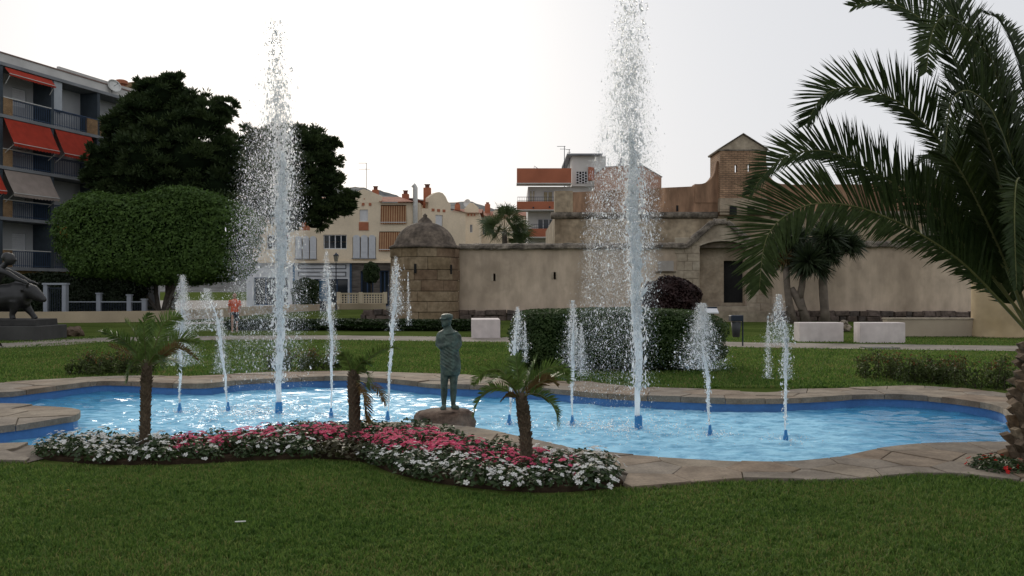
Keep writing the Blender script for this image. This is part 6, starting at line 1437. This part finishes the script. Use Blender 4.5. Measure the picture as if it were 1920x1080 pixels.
mb.tube([q(0, 506, -.2), q(22, 512, -.26), q(42, 524, -.26), q(58, 530, -.26)], [.12, .10, .08, .06], 10); mb.tube([q(0, 506, .2), q(24, 516, .26), q(46, 528, .26), q(56, 530, .26)], [.12, .10, .08, .06], 10)
for s_ in (-1, 1):
    for j in range(5): mb.tube([q(57, 530, .26*s_+(j-2)*.03), q(62, 530+j*.3, .26*s_+(j-2)*.03), q(64, 534, .26*s_+(j-2)*.03)], [.022, .02, .016], 6)
    mb.tube([q(-18, 545, .2*s_), q(6, 548, .46*s_), q(-6, 572, .5*s_), q(2, 580, .5*s_)], [.18, .14, .09, .06], 10)
link('rider', fuse(mb, .03, 4), m_db, bl)

# ------------------------------------------------------------------ walker in orange
Yw = 33.0; kw = Yw/F; pw = empty('person', (P(440, 0, Yw).x, Yw, 0), rad(15)); tag(pw, 'person in orange top and dark shorts walking on the lawn behind the spray', 'person')
m_skin = M('skin', (.30, .17, .115), .6, .08, 8); Hh = 1.52; s = Hh/1.75
mb = MB()
mb.ball((0, -.01, 1.63*s), (.085*s, .10*s, .115*s), 16, 12); mb.tube([(0, -.11*s, 1.63*s), (0, -.125*s, 1.61*s)], [.018*s, .02*s], 6); mb.tube([(0, 0, 1.56*s), (0, .01, 1.42*s)], [.055*s, .065*s], 10)
for q_ in (-1, 1): mb.ball((.088*s*q_, .0, 1.62*s), (.015*s, .025*s, .032*s), 8, 6)
mb.loft([(.86*s, 0, 0, .15*s, .10*s), (1.1*s, 0, 0, .14*s, .10*s), (1.35*s, 0, 0, .18*s, .11*s), (1.45*s, 0, 0, .10*s, .08*s)], 16)
for q_, sw in ((-1, .12), (1, -.12)):
    mb.tube([(.19*s*q_, 0, 1.40*s), (.235*s*q_, sw*.3, 1.15*s), (.235*s*q_, -abs(sw)*.6+sw*.5, .92*s), (.23*s*q_, -abs(sw)*.9+sw*.6, .84*s)], [.055*s, .045*s, .034*s, .028*s], 8)
    hx2, hy2, hz2 = .23*s*q_, -abs(sw)*.9+sw*.6, .84*s
    for j in range(4): mb.tube([(hx2+(j-1.5)*.006, hy2+(j-1.5)*.018, hz2-.03), (hx2+(j-1.5)*.006, hy2+(j-1.5)*.02, hz2-.09), (hx2, hy2-.01+(j-1.5)*.02, hz2-.12-.005*(j % 2))], [.012, .010, .008], 5)
    mb.tube([(hx2, hy2-.03, hz2-.01), (hx2, hy2-.06, hz2-.06)], [.013, .010], 5)
    mb.tube([(.09*s*q_, 0, .90*s), (.09*s*q_, -sw*.8-.02, .50*s), (.09*s*q_, -sw*1.2+.06*(sw > 0), .10*s), (.09*s*q_, -sw*1.2+.06*(sw > 0), .04*s)], [.085*s, .06*s, .04*s, .042*s], 10)
    mb.tube([(.09*s*q_, -sw*1.2+.08, .035*s), (.095*s*q_, -sw*1.2-.14, .03*s)], [.04*s, .035*s], 8)
link('body', fuse(mb, .014, 3), m_skin, pw)
mb = MB(); mb.loft([(.88*s, 0, 0, .175*s, .125*s), (1.1*s, 0, 0, .165*s, .12*s), (1.33*s, 0, 0, .20*s, .13*s), (1.42*s, 0, 0, .17*s, .11*s), (1.47*s, 0, 0, .085*s, .08*s)], 18)
for q_, sw in ((-1, .12), (1, -.12)): mb.tube([(.17*s*q_, 0, 1.41*s), (.215*s*q_, sw*.15, 1.28*s), (.235*s*q_, sw*.3, 1.16*s)], [.075*s, .07*s, .065*s], 10)
link('shirt', fuse(mb, .014, 3), M('orange_cloth', (.55, .10, .045), .9, .12, 8), pw)
mb = MB(); mb.loft([(.76*s, 0, 0, .17*s, .12*s), (.9*s, 0, 0, .178*s, .125*s)], 16)
for q_, sw in ((-1, .12), (1, -.12)): mb.tube([(.09*s*q_, 0, .85*s), (.092*s*q_, -sw*.6, .50*s)], [.105*s, .09*s], 10)
link('shorts', fuse(mb, .014, 3), M('dark_cloth', (.022, .024, .032), .9, .12, 8), pw)
mb = MB(); mb.ball((0, .02*s, 1.67*s), (.095*s, .10*s, .10*s), 14, 10); link('hair', fuse(mb, .012, 2), M('dark_hair', (.03, .02, .015), .7, .2, 20), pw)
mb = MB()

# ------------------------------------------------------------------ street furniture and small things
lp = empty('street_lamp', (P(637, 0, 72).x, 70.5, 0)); tag(lp, 'old-style street lantern on a dark post before the white shop front', 'lamp')
kl = 70.5/F; zl = CH-(478-HZ)*kl
MB().tube([(0, 0, 0), (0, 0, .5), (0, 0, zl-.6)], [.09, .06, .04], 8).build('post', m_dkmetal, lp)
MB().lathe([(.10, zl-.55), (.2, zl-.05)], 6).build('lantern_glass', M('lantern_glass', (.35, .33, .28), .2, .05), lp); MB().lathe([(.25, zl-.05), (.22, zl), (.08, zl+.12), (.02, zl+.2)], 6).build('lantern_cap', m_dkmetal, lp)
mb = MB()
for i in range(6): mb.tube([(.11*math.cos(i*PI/3), .11*math.sin(i*PI/3), zl-.55), (.21*math.cos(i*PI/3), .21*math.sin(i*PI/3), zl-.05)], .012, 4)
mb.build('lantern_bars', m_dkmetal, lp)
pb = empty('blue_totem', (P(606, 0, 66).x, 66, 0)); tag(pb, 'slim blue upright totem between the bush and the pierced parapet', 'totem')
MB().box(-.24, .24, -.12, .12, 0, .8).build('base', M('totem_dark', (.02, .022, .035), .6), pb); MB().box(-.26, .26, -.14, .14, .802, 2.5).build('panel', M('totem_blue', (.05, .13, .24), .5), pb, bevel=.02)
bn = empty('litter_bin', (G(1386, 649, 0).x, G(1386, 649, 0).y, 0)); tag(bn, 'black litter bin on a thin post beside the right end of the clipped hedge', 'bin')
kn = bn.location.y/F; zb = lambda y: CH-(y-HZ)*kn
MB().tube([(.10, 0, 0), (.10, 0, zb(591))], .022, 8).build('post', m_dkmetal, bn)
MB().lathe([(.10, zb(632)), (.15, zb(603))], 14, -.09, 0).build('bucket', M('bin_grey', (.05, .052, .055), .6), bn, smooth=True); MB().box(-.27, .085, -.16, .16, zb(602), zb(591)).build('hood', m_dkmetal, bn, bevel=.02)
ib = empty('information_board', (P(1335, 0, 22.5).x, 22.5, 0)); tag(ib, 'white slanted information board showing above the clipped hedge', 'sign')
ki = 22.5/F
MB().box(-.05, .05, .0, .1, 0, 1.02).build('post', m_dkmetal, ib)
MB().add([(-.17, -.12, 1.0), (.15, -.12, 1.0), (.17, .16, 1.10), (-.15, .16, 1.10), (-.17, -.12, 1.03), (.15, -.12, 1.03), (.17, .16, 1.13), (-.15, .16, 1.13)], [(3, 2, 1, 0), (4, 5, 6, 7), (0, 1, 5, 4), (1, 2, 6, 5), (2, 3, 7, 6), (3, 0, 4, 7)]).build('panel', m_whframe, ib)
MB().box(-.16, .17, .161, .19, 1.0, 1.17).build('back_rim', m_dkmetal, ib)

def rock(name, label, loc, r, seed, m, cat='rock', group=None):
    bm = bmesh.new(); bmesh.ops.create_icosphere(bm, subdivisions=3, radius=1)
    for v in bm.verts:
        n_ = mnoise.fractal(v.co*1.3+Vector((seed, seed, 0)), 1, 2, 4); v.co = Vector((v.co.x*r[0], v.co.y*r[1], v.co.z*r[2]))*(1+.45*n_)
    me = bpy.data.meshes.new(name); bm.to_mesh(me); bm.free(); o = link(name, me, m, None, loc); tag(o, label, cat, group); return o
m_pale = M('pale_rock', (.24, .20, .155), .95, .3, 4, bump=.8, bscale=10, fine=.2)
q = G(139, 631, 0); rock('lawn_boulder', 'rough brown boulder on the lawn right of the bull plinth', (q.x, q.y, .14), (.30, .28, .24), 3, M('brown_boulder', (.12, .085, .06), .95, .3, 4, bump=.9, bscale=12))
for i, (px, py, r) in enumerate(((1580, 612, .22), (1592, 616, .17), (1586, 606, .15))):
    q = G(px, 622, 0); rock('stone', ['largest stone of the little heap between the two long white blocks', 'right-hand stone of the little heap between the two long white blocks', 'top stone of the little heap between the two long white blocks'][i], (q.x, q.y+.2, CH-(py-HZ)*q.y/F), (r, r, r*.75), 11+i, m_pale, 'stone', 'stone heap')
q = G(1650, 653, 0); MB().box(-.45, .45, -.25, .25, 0, .03).build('drain_cover', M('drain_grey', (.16, .16, .14), .9), None, loc=(q.x, q.y, .008)); tag(C.objects['drain_cover'], 'flat grey cover in the path before the right white block', 'cover')
q = G(451, 988, 0); MB().tube([(-.036, 0, 0), (.036, .004, .003)], .0045, 6).build('paper_stick', M('litter_white', (.62, .62, .6), .8), None, loc=(q.x, q.y, .036)); tag(C.objects['paper_stick'], 'tiny white stick lying on the foreground lawn', 'litter')
q = G(127, 928, 0); MB().add([(-.02, 0, 0), (0, -.012, .006), (.024, 0, 0), (0, .012, .004)], [(0, 1, 2, 3)]).build('fallen_leaf', M('yellow_leaf', (.38, .20, .03), .8), None, loc=(q.x, q.y, .038)); tag(C.objects['fallen_leaf'], 'small orange leaf lying on the foreground lawn at left', 'leaf')
